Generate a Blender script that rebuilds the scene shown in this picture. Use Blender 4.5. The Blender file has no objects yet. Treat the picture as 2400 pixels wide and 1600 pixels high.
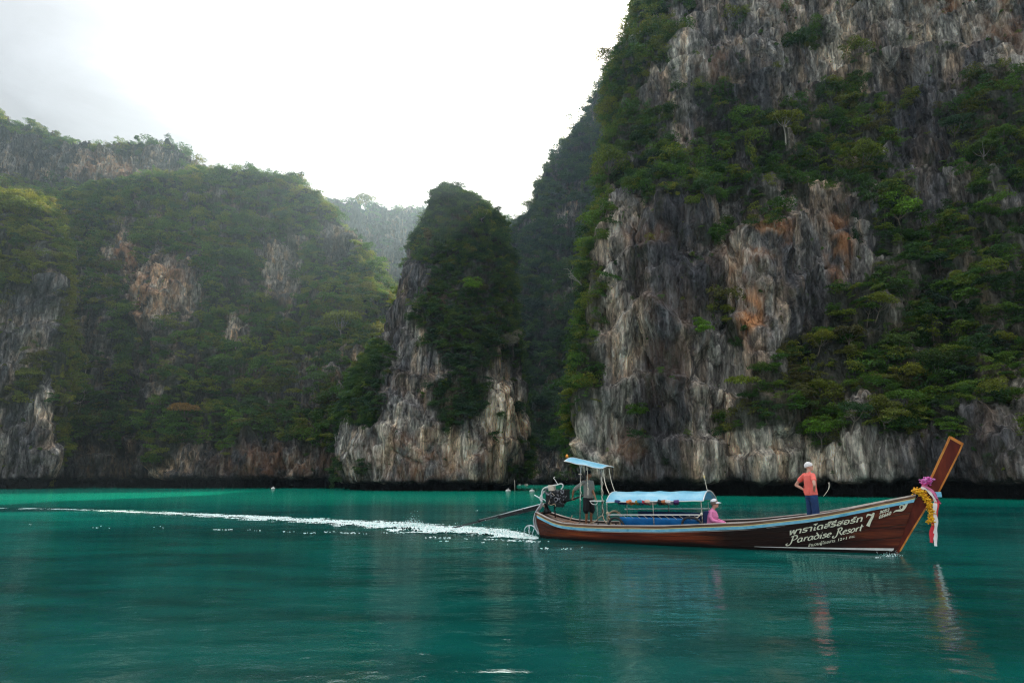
import bpy, bmesh, math, random
import numpy as np
from mathutils import Vector, Matrix, Euler

# ------------------------------------------------------------------ camera, light, exposure
sc = bpy.context.scene
COL = sc.collection
H = 1.8                      # lens height above the water
FPX = 1500.0                 # focal length in pixels of a 2400 px wide frame
TH = math.atan(325/1500)     # upward tilt
CT, ST = math.cos(TH), math.sin(TH)
cd = bpy.data.cameras.new('camera'); cam = bpy.data.objects.new('camera', cd); COL.objects.link(cam)
cam.location = (0, 0, H); cam.rotation_euler = (math.pi/2 + TH, 0, 0)
cd.sensor_width = 36; cd.lens = 22.5; cd.clip_start = 0.1; cd.clip_end = 3000
sc.camera = cam

SUN_AZ, SUN_EL = math.radians(11.0), math.radians(34.0)    # to the right of the view axis, behind the cliffs
sd = Vector((math.sin(SUN_AZ)*math.cos(SUN_EL), math.cos(SUN_AZ)*math.cos(SUN_EL), math.sin(SUN_EL)))
sl = bpy.data.lights.new('sun', 'SUN'); sl.energy = 5.0; sl.angle = math.radians(0.6); sl.color = (1.0, .88, .68)
so = bpy.data.objects.new('sun', sl); COL.objects.link(so); so.rotation_euler = sd.to_track_quat('Z', 'Y').to_euler()

world = bpy.data.worlds.new('World'); sc.world = world; world.use_nodes = True
wn = world.node_tree; wn.nodes.clear()
def N(t, kind, **kw):
    n = t.nodes.new(kind)
    for k, v in kw.items():
        if k == 'inp':
            for a, b in v.items(): n.inputs[a].default_value = b
        else: setattr(n, k, v)
    return n
def math_(t, op, a, b=None, clamp=False):
    n = t.nodes.new('ShaderNodeMath'); n.operation = op; n.use_clamp = clamp
    for i, v in enumerate((a, b)):
        if v is None: continue
        if isinstance(v, (int, float)): n.inputs[i].default_value = v
        else: t.links.new(v, n.inputs[i])
    return n.outputs[0]
def mixc(t, f, a, b, mode='MIX'):
    n = t.nodes.new('ShaderNodeMix'); n.data_type = 'RGBA'; n.blend_type = mode
    for s, v in ((n.inputs[0], f), (n.inputs[6], a), (n.inputs[7], b)):
        if isinstance(v, (int, float)): s.default_value = v
        elif isinstance(v, (tuple, list)): s.default_value = (*v[:3], 1)
        else: t.links.new(v, s)
    return n.outputs[2]
def ramp(t, f, stops, interp='LINEAR'):
    n = t.nodes.new('ShaderNodeValToRGB'); cr = n.color_ramp; cr.interpolation = interp
    while len(cr.elements) < len(stops): cr.elements.new(0.5)
    for e, (p, c) in zip(cr.elements, stops):
        e.position = p; e.color = (*(c if isinstance(c, (tuple, list)) else (c, c, c)), 1)
    t.links.new(f, n.inputs[0]); return n.outputs[0]

sky = N(wn, 'ShaderNodeTexSky', sky_type='NISHITA'); sky.sun_disc = False
sky.sun_elevation = SUN_EL; sky.sun_rotation = SUN_AZ; sky.dust_density = 3.0; sky.air_density = 1.2
tc = N(wn, 'ShaderNodeTexCoord')
dt = N(wn, 'ShaderNodeVectorMath', operation='DOT_PRODUCT'); wn.links.new(tc.outputs['Generated'], dt.inputs[0]); dt.inputs[1].default_value = sd
ang = math_(wn, 'ARCCOSINE', math_(wn, 'MINIMUM', dt.outputs['Value'], .99999))          # angle from the sun, radians
mp = N(wn, 'ShaderNodeMapping'); mp.inputs['Scale'].default_value = (1, 1, 2.2); wn.links.new(tc.outputs['Generated'], mp.inputs[0])
cn = N(wn, 'ShaderNodeTexNoise', inp={'Scale': 2.6, 'Detail': 8, 'Roughness': .58, 'Distortion': .5}); wn.links.new(mp.outputs[0], cn.inputs['Vector'])
angn = math_(wn, 'ADD', ang, math_(wn, 'MULTIPLY', math_(wn, 'SUBTRACT', cn.outputs[0], .5), .55))
# thin overcast veil: bright forward-scattering round the hidden sun, grey further off
veil = ramp(wn, math_(wn, 'DIVIDE', angn, math.pi), [(0.0, (2.2, 2.0, 1.75)), (.09, (1.3, 1.27, 1.2)), (.165, (.80, .80, .80)), (.215, (.42, .425, .43)), (.27, (.29, .295, .305)), (.42, (.44, .45, .47)), (1.0, (.50, .53, .58))])
cov = ramp(wn, cn.outputs[0], [(.25, .80), (.7, 1.0)])
sz = N(wn, 'ShaderNodeSeparateXYZ'); wn.links.new(tc.outputs['Generated'], sz.inputs[0])
ovc = ramp(wn, sz.outputs[2], [(0.0, 4.0), (.25, 6.5), (.5, 9.5), (1.0, 21.0)])          # overcast sky: brighter overhead than at the horizon
vs = mixc(wn, 1.0, veil, ovc, 'MULTIPLY')
col = mixc(wn, cov, sky.outputs[0], vs)
bg = N(wn, 'ShaderNodeBackground'); bg.inputs[1].default_value = 0.10
wn.links.new(col, bg.inputs[0])
wo = N(wn, 'ShaderNodeOutputWorld'); wn.links.new(bg.outputs[0], wo.inputs[0])

sc.view_settings.view_transform = 'Standard'; sc.view_settings.look = 'None'
sc.view_settings.gamma = 1.0; sc.view_settings.use_curve_mapping = False; sc.view_settings.exposure = 1.12
sc.cycles.max_bounces = 6; sc.cycles.diffuse_bounces = 3; sc.cycles.glossy_bounces = 3; sc.cycles.transmission_bounces = 3
sc.cycles.transparent_max_bounces = 6; sc.cycles.volume_bounces = 0; sc.cycles.sample_clamp_indirect = 4
sc.cycles.use_denoising = True; sc.cycles.denoising_prefilter = 'NONE'; sc.cycles.filter_width = 1.2

# ------------------------------------------------------------------ pixel <-> place
def ray(px, py):
    a, b = (px-1200)/FPX, (800-py)/FPX
    return np.array([a, CT - b*ST, ST + b*CT])
def P(px, py, D):                      # the point at depth D (metres ahead) seen at a pixel
    r = ray(px, py); return np.array([0, 0, H]) + r*(D/r[1])
def W(px, D, z):                       # a point of known height and depth in a given column
    return np.array([(px-1200)/FPX*(D*CT + (z-H)*ST), D, z])
def proj(v):
    v = np.asarray(v, float); d = v[..., 1]*CT + (v[..., 2]-H)*ST
    d = np.maximum(d, .01)
    return 1200 + FPX*v[..., 0]/d, 800 - FPX*(-v[..., 1]*ST + (v[..., 2]-H)*CT)/d

# ------------------------------------------------------------------ noise (numpy)
_rs = np.random.RandomState(7)
_perm = np.concatenate([_rs.permutation(256)]*3)
_g = _rs.normal(size=(256, 3)); _g /= np.linalg.norm(_g, axis=1)[:, None]
_rv = _rs.rand(256)
def perlin(p, seed=0):
    p = np.asarray(p, float) + seed*17.31
    i = np.floor(p).astype(int); f = p - i; i &= 255
    u = f*f*f*(f*(f*6-15)+10)
    r = 0
    for dx in (0, 1):
        wx = u[..., 0] if dx else 1-u[..., 0]; a = _perm[(i[..., 0]+dx) & 255]
        for dy in (0, 1):
            wy = u[..., 1] if dy else 1-u[..., 1]; b = _perm[a + ((i[..., 1]+dy) & 255)]
            for dz in (0, 1):
                wz = u[..., 2] if dz else 1-u[..., 2]
                g = _g[_perm[b + ((i[..., 2]+dz) & 255)]]
                r = r + wx*wy*wz*(g[..., 0]*(f[..., 0]-dx) + g[..., 1]*(f[..., 1]-dy) + g[..., 2]*(f[..., 2]-dz))
    return r*1.5
def fbm(p, o=4, seed=0, rough=.5):
    s, a, t = 0, 1, 0
    for k in range(o):
        s = s + a*perlin(p*(2.03**k), seed+k); t += a; a *= rough
    return s/t
def ridged(p, o=3, seed=0):
    s, a, t = 0, 1, 0
    for k in range(o):
        s = s + a*(1-2.2*np.abs(perlin(p*(2.1**k), seed+k))); t += a; a *= .5
    return s/t
def cells(p, seed=0):                  # worley: value of the nearest cell, F2-F1
    p = p + seed*9.7; i = np.floor(p).astype(int); f = p-i
    d1 = np.full(p.shape[:-1], 9.); d2 = d1.copy(); v = np.zeros_like(d1)
    for dx in (-1, 0, 1):
        for dy in (-1, 0, 1):
            for dz in (-1, 0, 1):
                h = _perm[_perm[_perm[(i[..., 0]+dx) & 255] + ((i[..., 1]+dy) & 255)] + ((i[..., 2]+dz) & 255)]
                o = np.stack([_rv[h], _rv[(h+71) & 255], _rv[(h+149) & 255]], -1) + (dx, dy, dz) - f
                d = (o**2).sum(-1)
                m = d < d1
                d2 = np.where(m, d1, np.minimum(d2, d)); v = np.where(m, _rv[(h+33) & 255], v); d1 = np.where(m, d, d1)
    return v, np.sqrt(d2)-np.sqrt(d1)
def sstep(a, b, x):
    t = np.clip((x-a)/(b-a), 0, 1); return t*t*(3-2*t)

# ------------------------------------------------------------------ mesh helpers
def mesh_np(name, v, f, mats=(), smooth=True, attrs=None):
    me = bpy.data.meshes.new(name); v = np.ascontiguousarray(v, np.float32).reshape(-1, 3); f = np.ascontiguousarray(f, np.int32)
    k = f.shape[1]
    me.vertices.add(len(v)); me.vertices.foreach_set('co', v.ravel())
    me.loops.add(f.size); me.loops.foreach_set('vertex_index', f.ravel())
    me.polygons.add(len(f)); me.polygons.foreach_set('loop_start', np.arange(0, f.size, k, dtype=np.int32))
    try: me.polygons.foreach_set('loop_total', np.full(len(f), k, np.int32))
    except Exception: pass
    me.update(calc_edges=True)
    me.polygons.foreach_set('use_smooth', np.full(len(f), smooth))
    for m in mats: me.materials.append(m)
    for an, av in (attrs or {}).items():
        a = me.attributes.new(an, 'FLOAT', 'POINT'); a.data.foreach_set('value', np.ascontiguousarray(av, np.float32).ravel())
    return me
def grid_faces(nr, nc, wrap=False):
    i = np.arange(nr*nc).reshape(nr, nc)
    if wrap: i = np.concatenate([i, i[:, :1]], 1)
    return np.stack([i[:-1, :-1], i[:-1, 1:], i[1:, 1:], i[1:, :-1]], -1).reshape(-1, 4)
def link(name, me, parent=None, **props):
    o = bpy.data.objects.new(name, me); COL.objects.link(o)
    if parent: o.parent = parent
    for k, v in props.items(): o[k] = v
    return o

# ------------------------------------------------------------------ materials
def newmat(name):
    m = bpy.data.materials.new(name); m.use_nodes = True; t = m.node_tree; t.nodes.clear()
    out = N(t, 'ShaderNodeOutputMaterial'); b = N(t, 'ShaderNodeBsdfPrincipled'); t.links.new(b.outputs[0], out.inputs[0])
    return m, t, b, out
def bumpn(t, h, strength, dist, prev=None):
    n = N(t, 'ShaderNodeBump'); n.inputs['Strength'].default_value = strength; n.inputs['Distance'].default_value = dist
    t.links.new(h, n.inputs['Height'])
    if prev: t.links.new(prev, n.inputs['Normal'])
    return n.outputs[0]
def noise(t, vec, scale, detail=5, rough=.55, dist=0, out=0):
    n = N(t, 'ShaderNodeTexNoise', inp={'Scale': scale, 'Detail': detail, 'Roughness': rough, 'Distortion': dist})
    if vec: t.links.new(vec, n.inputs['Vector'])
    return n.outputs[out]
def mapping(t, vec, s, loc=(0, 0, 0), rot=(0, 0, 0)):
    n = N(t, 'ShaderNodeMapping'); n.inputs['Scale'].default_value = s; n.inputs['Location'].default_value = loc; n.inputs['Rotation'].default_value = rot
    t.links.new(vec, n.inputs[0]); return n.outputs[0]

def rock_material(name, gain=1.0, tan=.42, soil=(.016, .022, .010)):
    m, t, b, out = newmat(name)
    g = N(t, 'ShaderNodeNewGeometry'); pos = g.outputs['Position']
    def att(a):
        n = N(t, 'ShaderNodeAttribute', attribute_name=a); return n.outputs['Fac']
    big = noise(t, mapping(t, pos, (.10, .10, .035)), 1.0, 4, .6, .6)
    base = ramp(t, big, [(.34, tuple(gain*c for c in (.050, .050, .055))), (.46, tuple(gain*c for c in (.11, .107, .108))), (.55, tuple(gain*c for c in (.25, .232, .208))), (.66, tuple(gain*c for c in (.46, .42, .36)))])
    st = noise(t, mapping(t, pos, (1.15, 1.15, .15)), 1.0, 7, .66, .35)      # weathering streaks running down
    base = mixc(t, 1.0, base, ramp(t, st, [(.36, .20), (.46, .70), (.54, 1.05), (.64, 2.0)]), 'MULTIPLY')
    s2 = noise(t, mapping(t, pos, (3.4, 3.4, .55), (5, 3, 1)), 1.0, 5, .6, .2)
    base = mixc(t, .8, base, ramp(t, s2, [(.30, .35), (.5, 1.0), (.70, 1.7)]), 'MULTIPLY')
    tn = noise(t, mapping(t, pos, (.33, .33, .09), (11, 7, 2)), 1.0, 5, .6, .5)
    base = mixc(t, math_(t, 'MULTIPLY', ramp(t, tn, [(.47, 0.0), (.62, 1.0)]), tan), base, mixc(t, 1.0, base, (1.75, 1.18, .70), 'MULTIPLY'))
    # iron-stained fresh rock
    wn_ = noise(t, mapping(t, pos, (.9, .9, .16), (2, 9, 4)), 1.0, 6, .65, .8)
    wc = ramp(t, wn_, [(.36, (.10, .045, .022)), (.46, (.42, .19, .085)), (.55, (.55, .30, .16)), (.66, (.68, .56, .44))])
    base = mixc(t, att('warm'), base, wc)
    base = mixc(t, att('pale'), base, mixc(t, 1.0, base, (2.3, 2.15, 1.9), 'MULTIPLY'))
    lich = noise(t, mapping(t, pos, (.5, .5, .3), (31, 3, 8)), 1.0, 6, .7)
    base = mixc(t, math_(t, 'MULTIPLY', ramp(t, lich, [(.54, 0.0), (.64, 1.0)]), .55), base, (.035*gain, .042*gain, .018*gain))
    base = mixc(t, math_(t, 'MULTIPLY', att('veg'), .72), base, mixc(t, noise(t, pos, .8, 5), soil, tuple(2.2*c for c in soil)))
    base = mixc(t, att('wet'), base, (.008, .008, .008))
    t.links.new(base, b.inputs['Base Color']); b.inputs['Roughness'].default_value = .9; b.inputs['Specular IOR Level'].default_value = .25
    # fractured relief
    v = N(t, 'ShaderNodeTexVoronoi', feature='DISTANCE_TO_EDGE'); v.inputs['Scale'].default_value = .42
    wv = N(t, 'ShaderNodeVectorMath', operation='ADD'); sn = N(t, 'ShaderNodeVectorMath', operation='SCALE'); sn.inputs['Scale'].default_value = 1.6
    t.links.new(noise(t, mapping(t, pos, (1, 1, .5)), .5, 4, out=1), sn.inputs[0]); t.links.new(sn.outputs[0], wv.inputs[0]); t.links.new(mapping(t, pos, (1, 1, .45)), wv.inputs[1])
    t.links.new(wv.outputs[0], v.inputs['Vector'])
    crack = ramp(t, v.outputs['Distance'], [(0, 0.0), (.035, .8), (.15, 1.0)])
    n1 = bumpn(t, crack, 1.0, 1.3)
    n2 = bumpn(t, st, .9, .6, n1)
    n3 = bumpn(t, noise(t, mapping(t, pos, (1, 1, .45)), 1.7, 9, .72, .3), 1.0, 1.1, n2)
    t.links.new(n3, b.inputs['Normal'])
    return m
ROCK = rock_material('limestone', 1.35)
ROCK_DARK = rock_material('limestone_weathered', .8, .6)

def leaf_material(name, cols, hue_scale=.03, trans=.35):
    m, t, b, out = newmat(name)
    oi = N(t, 'ShaderNodeObjectInfo'); g = N(t, 'ShaderNodeNewGeometry')
    pn = noise(t, oi.outputs['Location'], hue_scale, 3, .6)
    r = math_(t, 'ADD', math_(t, 'MULTIPLY', oi.outputs['Random'], .8), math_(t, 'MULTIPLY', math_(t, 'SUBTRACT', pn, .38), 1.1), True)
    c = ramp(t, r, [(i/(len(cols)-1), k) for i, k in enumerate(cols)])
    c = mixc(t, 1.0, c, ramp(t, g.outputs['Random Per Island'], [(0, .55), (.6, 1.0), (1, 1.7)]), 'MULTIPLY')
    t.links.new(c, b.inputs['Base Color']); b.inputs['Roughness'].default_value = .6; b.inputs['Specular IOR Level'].default_value = .3
    tr = N(t, 'ShaderNodeBsdfTranslucent'); t.links.new(mixc(t, 1.0, c, (1.9, 1.7, .6), 'MULTIPLY'), tr.inputs[0])
    mx = N(t, 'ShaderNodeMixShader'); mx.inputs[0].default_value = trans
    t.links.new(b.outputs[0], mx.inputs[1]); t.links.new(tr.outputs[0], mx.inputs[2]); t.links.new(mx.outputs[0], out.inputs[0])
    return m
LEAF = leaf_material('leaf_green', [(.014, .036, .016), (.024, .068, .015), (.040, .105, .014), (.070, .145, .018), (.14, .175, .024), (.080, .078, .026)])
LEAF_B = leaf_material('leaf_blue_green', [(.016, .040, .026), (.024, .065, .030), (.045, .10, .026), (.085, .13, .028)])
LEAF_Y = leaf_material('leaf_olive', [(.028, .060, .014), (.058, .108, .017), (.105, .145, .018), (.17, .185, .024), (.09, .095, .024)])
def flat(name, col, rough=.6, metal=0, spec=.5, var=0, vscale=6, bump=0, stretch=(1, 1, 1), trans=0, cols=None):
    m, t, b, out = newmat(name)
    co = N(t, 'ShaderNodeTexCoord').outputs['Object']
    if var or cols or bump:
        n = noise(t, mapping(t, co, stretch), vscale, 6, .62, .3)
    if cols: c = ramp(t, n, cols)
    elif var: c = mixc(t, 1.0, col, ramp(t, n, [(.3, 1-var), (.7, 1+var)]), 'MULTIPLY')
    if var or cols: t.links.new(c, b.inputs['Base Color'])
    else: b.inputs['Base Color'].default_value = (*col, 1)
    if bump: t.links.new(bumpn(t, n, .6, bump), b.inputs['Normal'])
    b.inputs['Roughness'].default_value = rough; b.inputs['Metallic'].default_value = metal; b.inputs['Specular IOR Level'].default_value = spec
    if trans:
        tr = N(t, 'ShaderNodeBsdfTranslucent')
        if var or cols: t.links.new(c, tr.inputs[0])
        else: tr.inputs[0].default_value = (*col, 1)
        mx = N(t, 'ShaderNodeMixShader'); mx.inputs[0].default_value = trans
        t.links.new(b.outputs[0], mx.inputs[1]); t.links.new(tr.outputs[0], mx.inputs[2]); t.links.new(mx.outputs[0], out.inputs[0])
    return m
BARK = flat('bark', (.16, .13, .10), .9, var=.4, vscale=3, stretch=(1, 1, .2))
BARK_PALE = flat('bark_pale', (.38, .34, .28), .9, var=.35, vscale=3)

# ------------------------------------------------------------------ cliffs: lofted control nets
def cr(ctrl, n, axis, dens=None):       # Catmull-Rom resample along an axis
    c = np.moveaxis(np.asarray(ctrl, float), axis, 0); k = len(c)
    t = np.linspace(0, k-1, n) if dens is None else np.interp(np.linspace(0, 1, n), np.linspace(0, 1, len(dens)), dens)
    i = np.clip(np.floor(t).astype(int), 0, k-2); f = (t-i)
    e = np.concatenate([2*c[:1]-c[1:2], c, 2*c[-1:]-c[-2:-1]], 0)
    p0, p1, p2, p3 = e[i], e[i+1], e[i+2], e[i+3]; f = f.reshape(-1, *([1]*(c.ndim-1)))
    r = p1 + .5*f*(p2-p0 + f*(2*p0-5*p1+4*p2-p3 + f*(3*(p1-p2)+p3-p0)))
    return np.moveaxis(r, 0, axis)
def arc_t(c, axis, n):                   # parameters at equal arc length, measured on the mean control line
    d = np.linalg.norm(np.diff(c, axis=axis), axis=-1).mean(axis=1-axis)
    s = np.concatenate([[0], np.cumsum(d)]); return np.interp(np.linspace(0, s[-1], n), s, np.arange(len(s)))
def blob(px, py, items):
    s = np.zeros_like(px)
    for it in items:
        cx, cy, rx, ry = it[:4]; w = it[4] if len(it) > 4 else 1; a = math.radians(it[5]) if len(it) > 5 else 0
        dx, dy = px-cx, py-cy; u = (dx*math.cos(a)+dy*math.sin(a))/rx; v = (-dx*math.sin(a)+dy*math.cos(a))/ry
        s = np.maximum(s, w*np.clip(1.6-1.1*(u*u+v*v)**.5, 0, 1)) if w > 0 else s
    return s
CLIFFS = {}
def cliff(name, net, nr, nc, mat, veg0, rocks, vegs, warm=(), pale=(), amp=1., notch=1.7, flip=False, ledge=1., vthr=.5, label=None):
    net = np.asarray(net, float)
    g = cr(cr(net, nr, 0, arc_t(net, 0, nr)), nc, 1, arc_t(net, 1, nc))
    du = np.gradient(g, axis=1); dv = np.gradient(g, axis=0); n = np.cross(du, dv)
    n /= np.linalg.norm(n, axis=-1, keepdims=True)+1e-9
    if flip: n = -n
    px, py = proj(g)
    wob = fbm(g/9, 4, 3)
    wob2 = fbm(g/3.1, 3, 13)
    V = veg0 - 1.15*blob(px, py, rocks) + 1.15*blob(px, py, vegs)
    veg = sstep(vthr-.22, vthr+.22, V + 1.5*wob + .9*wob2 + .35*fbm(g/1.3, 2, 19))
    # relief
    q = g*np.array([1, 1, .32]); qw = q + .9*np.stack([fbm(g/7, 2, 40), fbm(g/7, 2, 50), fbm(g/7, 2, 60)*.3], -1)
    cv, ce = cells(qw/4.2, 1); cv2, ce2 = cells(qw/1.5, 2)
    zz = g[..., 2]/8.5 + 1.6*fbm(g*np.array([1, 1, .4])/16, 2, 21); saw = zz-np.floor(zz)
    d = 3.6*fbm(g/24, 3, 5) + 1.8*ridged(q/7.5, 3, 9) + 1.15*(cv-.5) - .7*np.exp(-ce/.05) \
        + (.65*(cv2-.5) - .36*np.exp(-ce2/.08) + .65*ridged(q/1.9, 2, 15) + .22*fbm(q/.55, 3, 30)) \
        + ledge*1.5*(np.where(saw < .85, saw/.85, (1-saw)/.15)-.5)
    z = g[..., 2]
    zn = notch + .85*fbm(g*np.array([1, 1, 0])/2.2, 3, 77) + .25*fbm(g*np.array([1, 1, 0])/.6, 2, 78)
    d = d*amp*np.where(z > 0, np.clip(.45+z/14, 0, 1), .45)
    nn = n.copy(); 
    p = g + nn*d[..., None]
    # tidal notch cut under the foot of the wall
    k = 1-sstep(zn-.15, zn+.25, p[..., 2]); hn = n*np.array([1, 1, 0]); hn /= np.linalg.norm(hn, axis=-1, keepdims=True)+1e-9
    p = p - hn*(k*2.3)[..., None]
    wet = 1-sstep(zn-.1, zn+.9+.8*np.clip(wob2*2, -1, 1), p[..., 2])
    wm = blob(px, py, warm)*sstep(-.25, .12, wob2 + .35*fbm(g*np.array([1, 1, .2])/1.2, 3, 33)); pl = blob(px, py, pale)
    veg_m = veg*(1-.6*np.clip(wm, 0, 1))
    me = mesh_np(name, p, grid_faces(nr, nc)[:, ::-1] if flip else grid_faces(nr, nc), [mat], True, {'veg': veg_m, 'warm': np.clip(wm, 0, 1), 'pale': np.clip(pl, 0, 1), 'wet': wet})
    o = link(name, me, kind='structure')
    if label: o['label'] = label
    dn = np.cross(np.gradient(p, axis=1), np.gradient(p, axis=0)); area = np.linalg.norm(dn, axis=-1); dn /= area[..., None]+1e-9
    if flip: dn = -dn
    CLIFFS[name] = dict(p=p, n=dn, n0=n, veg=veg, area=area, px=px, py=py)
    return o

ZB = -1.2
# right-hand wall
rows = [None, 1125, 1060, 990, 850, 700, 600, 520, 440, 360, 250, 100, -60, -210]
offL = [0, 0, .3, .8, 2.0, 3.5, 4.4, 5.5, 8.5, 12, 15, 19, 24, 33]
offR = [0, 0, .5, 2.5, 6.5, 10, 12.5, 14.5, 16, 18, 20, 22.5, 26, 34]
edge = [1372, 1370, 1352, 1352, 1366, 1374, 1380, 1392, 1408, 1426, 1450, 1490, 1532, 1570]
cols = [('e', 170, 60), ('e', 45, 14), ('e', 4, 2), ('e', 32, -4), (1450, 81), (1520, 80), (1610, 78), (1700, 79), (1790, 76), (1880, 77), (1980, 73), (2090, 70), (2190, 69), (2290, 65), (2400, 62), (2560, 58), (2900, 50)]
net = []
for r, py in enumerate(rows):
    line = []
    for c in cols:
        if c[0] == 'e':
            px, D = edge[r]+c[1]*.7, 86+c[2]; w = 0
        else:
            px, D = c; w = sstep(1750, 2100, px)
            ex = edge[r]+34
            if px < ex+60 and px < 1700: px = ex + (px-1349)/(1700-1349)*(1700-ex) if ex < 1700 else px
        off = offL[r]*(1-w)+offR[r]*w
        if c[0] == 'e': off *= 1.15
        line.append(W(px, D, ZB) if py is None else P(px, py, D+off))
    net.append(line)
last = [q + np.array([0, 40, -10]) for q in net[-1]]; net.append(last)
cliff('right_cliff', net, 500, 680, ROCK, .82,
      rocks=[(1560, 660, 175, 140), (1480, 800, 100, 200), (1560, 950, 200, 120), (1440, 1010, 110, 120), (1740, 700, 150, 190), (1830, 600, 110, 100), (1960, 590, 80, 95),
             (1700, 880, 100, 120), (1560, 1060, 250, 80), (1850, 1085, 620, 50), (2250, 1100, 300, 45), (1690, 80, 80, 100, .8), (1830, 60, 110, 90, .85), (1930, 170, 110, 80), (2080, 90, 220, 100), (2150, 180, 160, 110),
             (2320, 60, 130, 120), (1780, 190, 70, 60), (1650, 160, 60, 60), (2140, 330, 45, 110, 1, -20), (2215, 380, 50, 90, 1, -15), (2350, 960, 90, 90), (2010, 965, 60, 50), (1610, 325, 30, 50, .8), (1930, 470, 50, 40, .8), (2180, 500, 60, 60, .7), (1560, 210, 40, 50, .7), (1870, 690, 70, 100)],
      vegs=[(1370, 850, 45, 220), (1300, 1040, 60, 80), (1960, 850, 130, 80), (1890, 940, 120, 75), (2080, 850, 130, 110), (2250, 800, 170, 160), (1500, 1010, 40, 50, .8), (1640, 560, 40, 30, .6), (1640, 690, 50, 70, .7), (1720, 790, 60, 30, .6), (1720, 1000, 80, 35, .8), (1950, 1030, 60, 50), (2080, 1000, 90, 40), (1880, 120, 50, 40, .9), (1950, 110, 60, 40, .8), (1990, 250, 60, 90, .9), (2330, 300, 90, 120)],
      warm=[(1790, 555, 36, 48), (1957, 585, 30, 80), (1770, 750, 24, 60), (1725, 600, 60, 80, .3), (2260, 5, 120, 30, .9), (2370, 60, 70, 60, .5), (1820, 20, 60, 40, .4), (1560, 800, 60, 130, .12), (1660, 180, 40, 40, .3), (2150, 960, 18, 70, .8), (1470, 1040, 40, 40, .3), (1500, 560, 70, 30, .25)],
      pale=[(1742, 730, 40, 130, .7), (2070, 130, 130, 60, .7), (1560, 1080, 300, 60, .6), (1850, 1080, 220, 50, .6), (1400, 1040, 60, 90, .5), (2350, 960, 80, 60, .5), (1480, 900, 90, 150, .25)],
      notch=1.5)

# central pinnacle
prow = [(None, 798, 1226, 112), (1125, 798, 1226, 112), (1060, 798, 1224, 112.4), (960, 826, 1219, 114), (860, 878, 1206, 116.5), (760, 920, 1198, 119), (660, 954, 1188, 122),
        (590, 988, 1176, 125), (540, 1004, 1160, 128), (505, 1018, 1135, 131), (478, 1030, 1100, 133), (462, 1038, 1072, 135)]
net = []
for py, xl, xr, D in prow:
    w = xr-xl; th = min(30, max(6, w*.075))
    pts = [(xl+.45*w, D+th*1.6), (xl+.12*w, D+th*1.25), (xl, D+th*.8), (xl+.02*w, D+th*.45), (xl+.12*w, D+th*.16), (xl+.30*w, D+.5), (xl+.52*w, D-.6), (xl+.75*w, D+.4), (xl+.92*w, D+th*.22), (xl+w, D+th*.55), (xl+.97*w, D+th*1.0), (xl+.75*w, D+th*1.5), (xl+.5*w, D+th*1.7)]
    net.append([W(x, d, ZB) if py is None else P(x, py, d) for x, d in pts])
cx = np.mean(net[-1], 0)
net.append([cx + (q-cx)*.12 + np.array([0, 0, .8]) for q in net[-1]])
cliff('central_rock_pinnacle', net, 300, 420, ROCK, .95,
      rocks=[(975, 700, 45, 130), (950, 800, 70, 90), (925, 960, 90, 100), (990, 1030, 190, 110), (1120, 1030, 110, 100), (1165, 920, 40, 110), (1010, 870, 50, 60), (1015, 600, 35, 90, .7), (1030, 800, 60, 40, .6)],
      vegs=[(1080, 560, 100, 90), (1080, 760, 90, 55), (1110, 640, 80, 90), (1060, 930, 55, 60, .9), (1100, 840, 80, 35), (872, 880, 45, 90, 1), (1040, 960, 40, 50, .7), (850, 960, 20, 40, .7)],
      warm=[(1040, 715, 30, 25, .5), (1000, 1080, 150, 60, .25)], pale=[(980, 1010, 70, 100, .9), (1165, 1010, 45, 100, 1), (1050, 1070, 150, 50, .7), (950, 720, 25, 60, .5)], amp=.8, notch=1.3, ledge=.7)

# forested left slope
dc = [(-420, 415, 225), (-220, 435, 228), (0, 457, 230), (130, 477, 230), (240, 455, 230), (320, 436, 232), (400, 420, 232), (480, 414, 232), (600, 424, 228), (680, 438, 222), (728, 474, 216), (765, 522, 210), (812, 580, 205), (860, 640, 200), (890, 705, 196), (915, 800, 200), (945, 880, 215), (985, 930, 240)]
fr = [None, 0, .1, .22, .36, .5, .64, .76, .88, 1.0]
net = []
for f in fr:
    line = []
    for i, (px, yc, Dc) in enumerate(dc):
        D0 = 152 + 10*max(0, (px-880)/40)**1.3*(px > 880)
        if 100 < px < 330: D0 += 17
        pb = px if px < 700 else 700+(px-700)*.82 + 0
        if f is None: line.append(W(pb, D0, ZB)); continue
        py = 1120 + (yc-1120)*f; D = D0 + (Dc-D0)*f**1.45 + 3.5*math.sin(px/83.)*math.sin(f*3.1)
        line.append(P(pb+(px-pb)*min(1, f*1.15), py, D))
    net.append(line)
net.append([q + np.array([0, 22, -2.]) for q in net[-1]]); net.append([q + np.array([0, 40, -30.]) for q in net[-1]])
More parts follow.
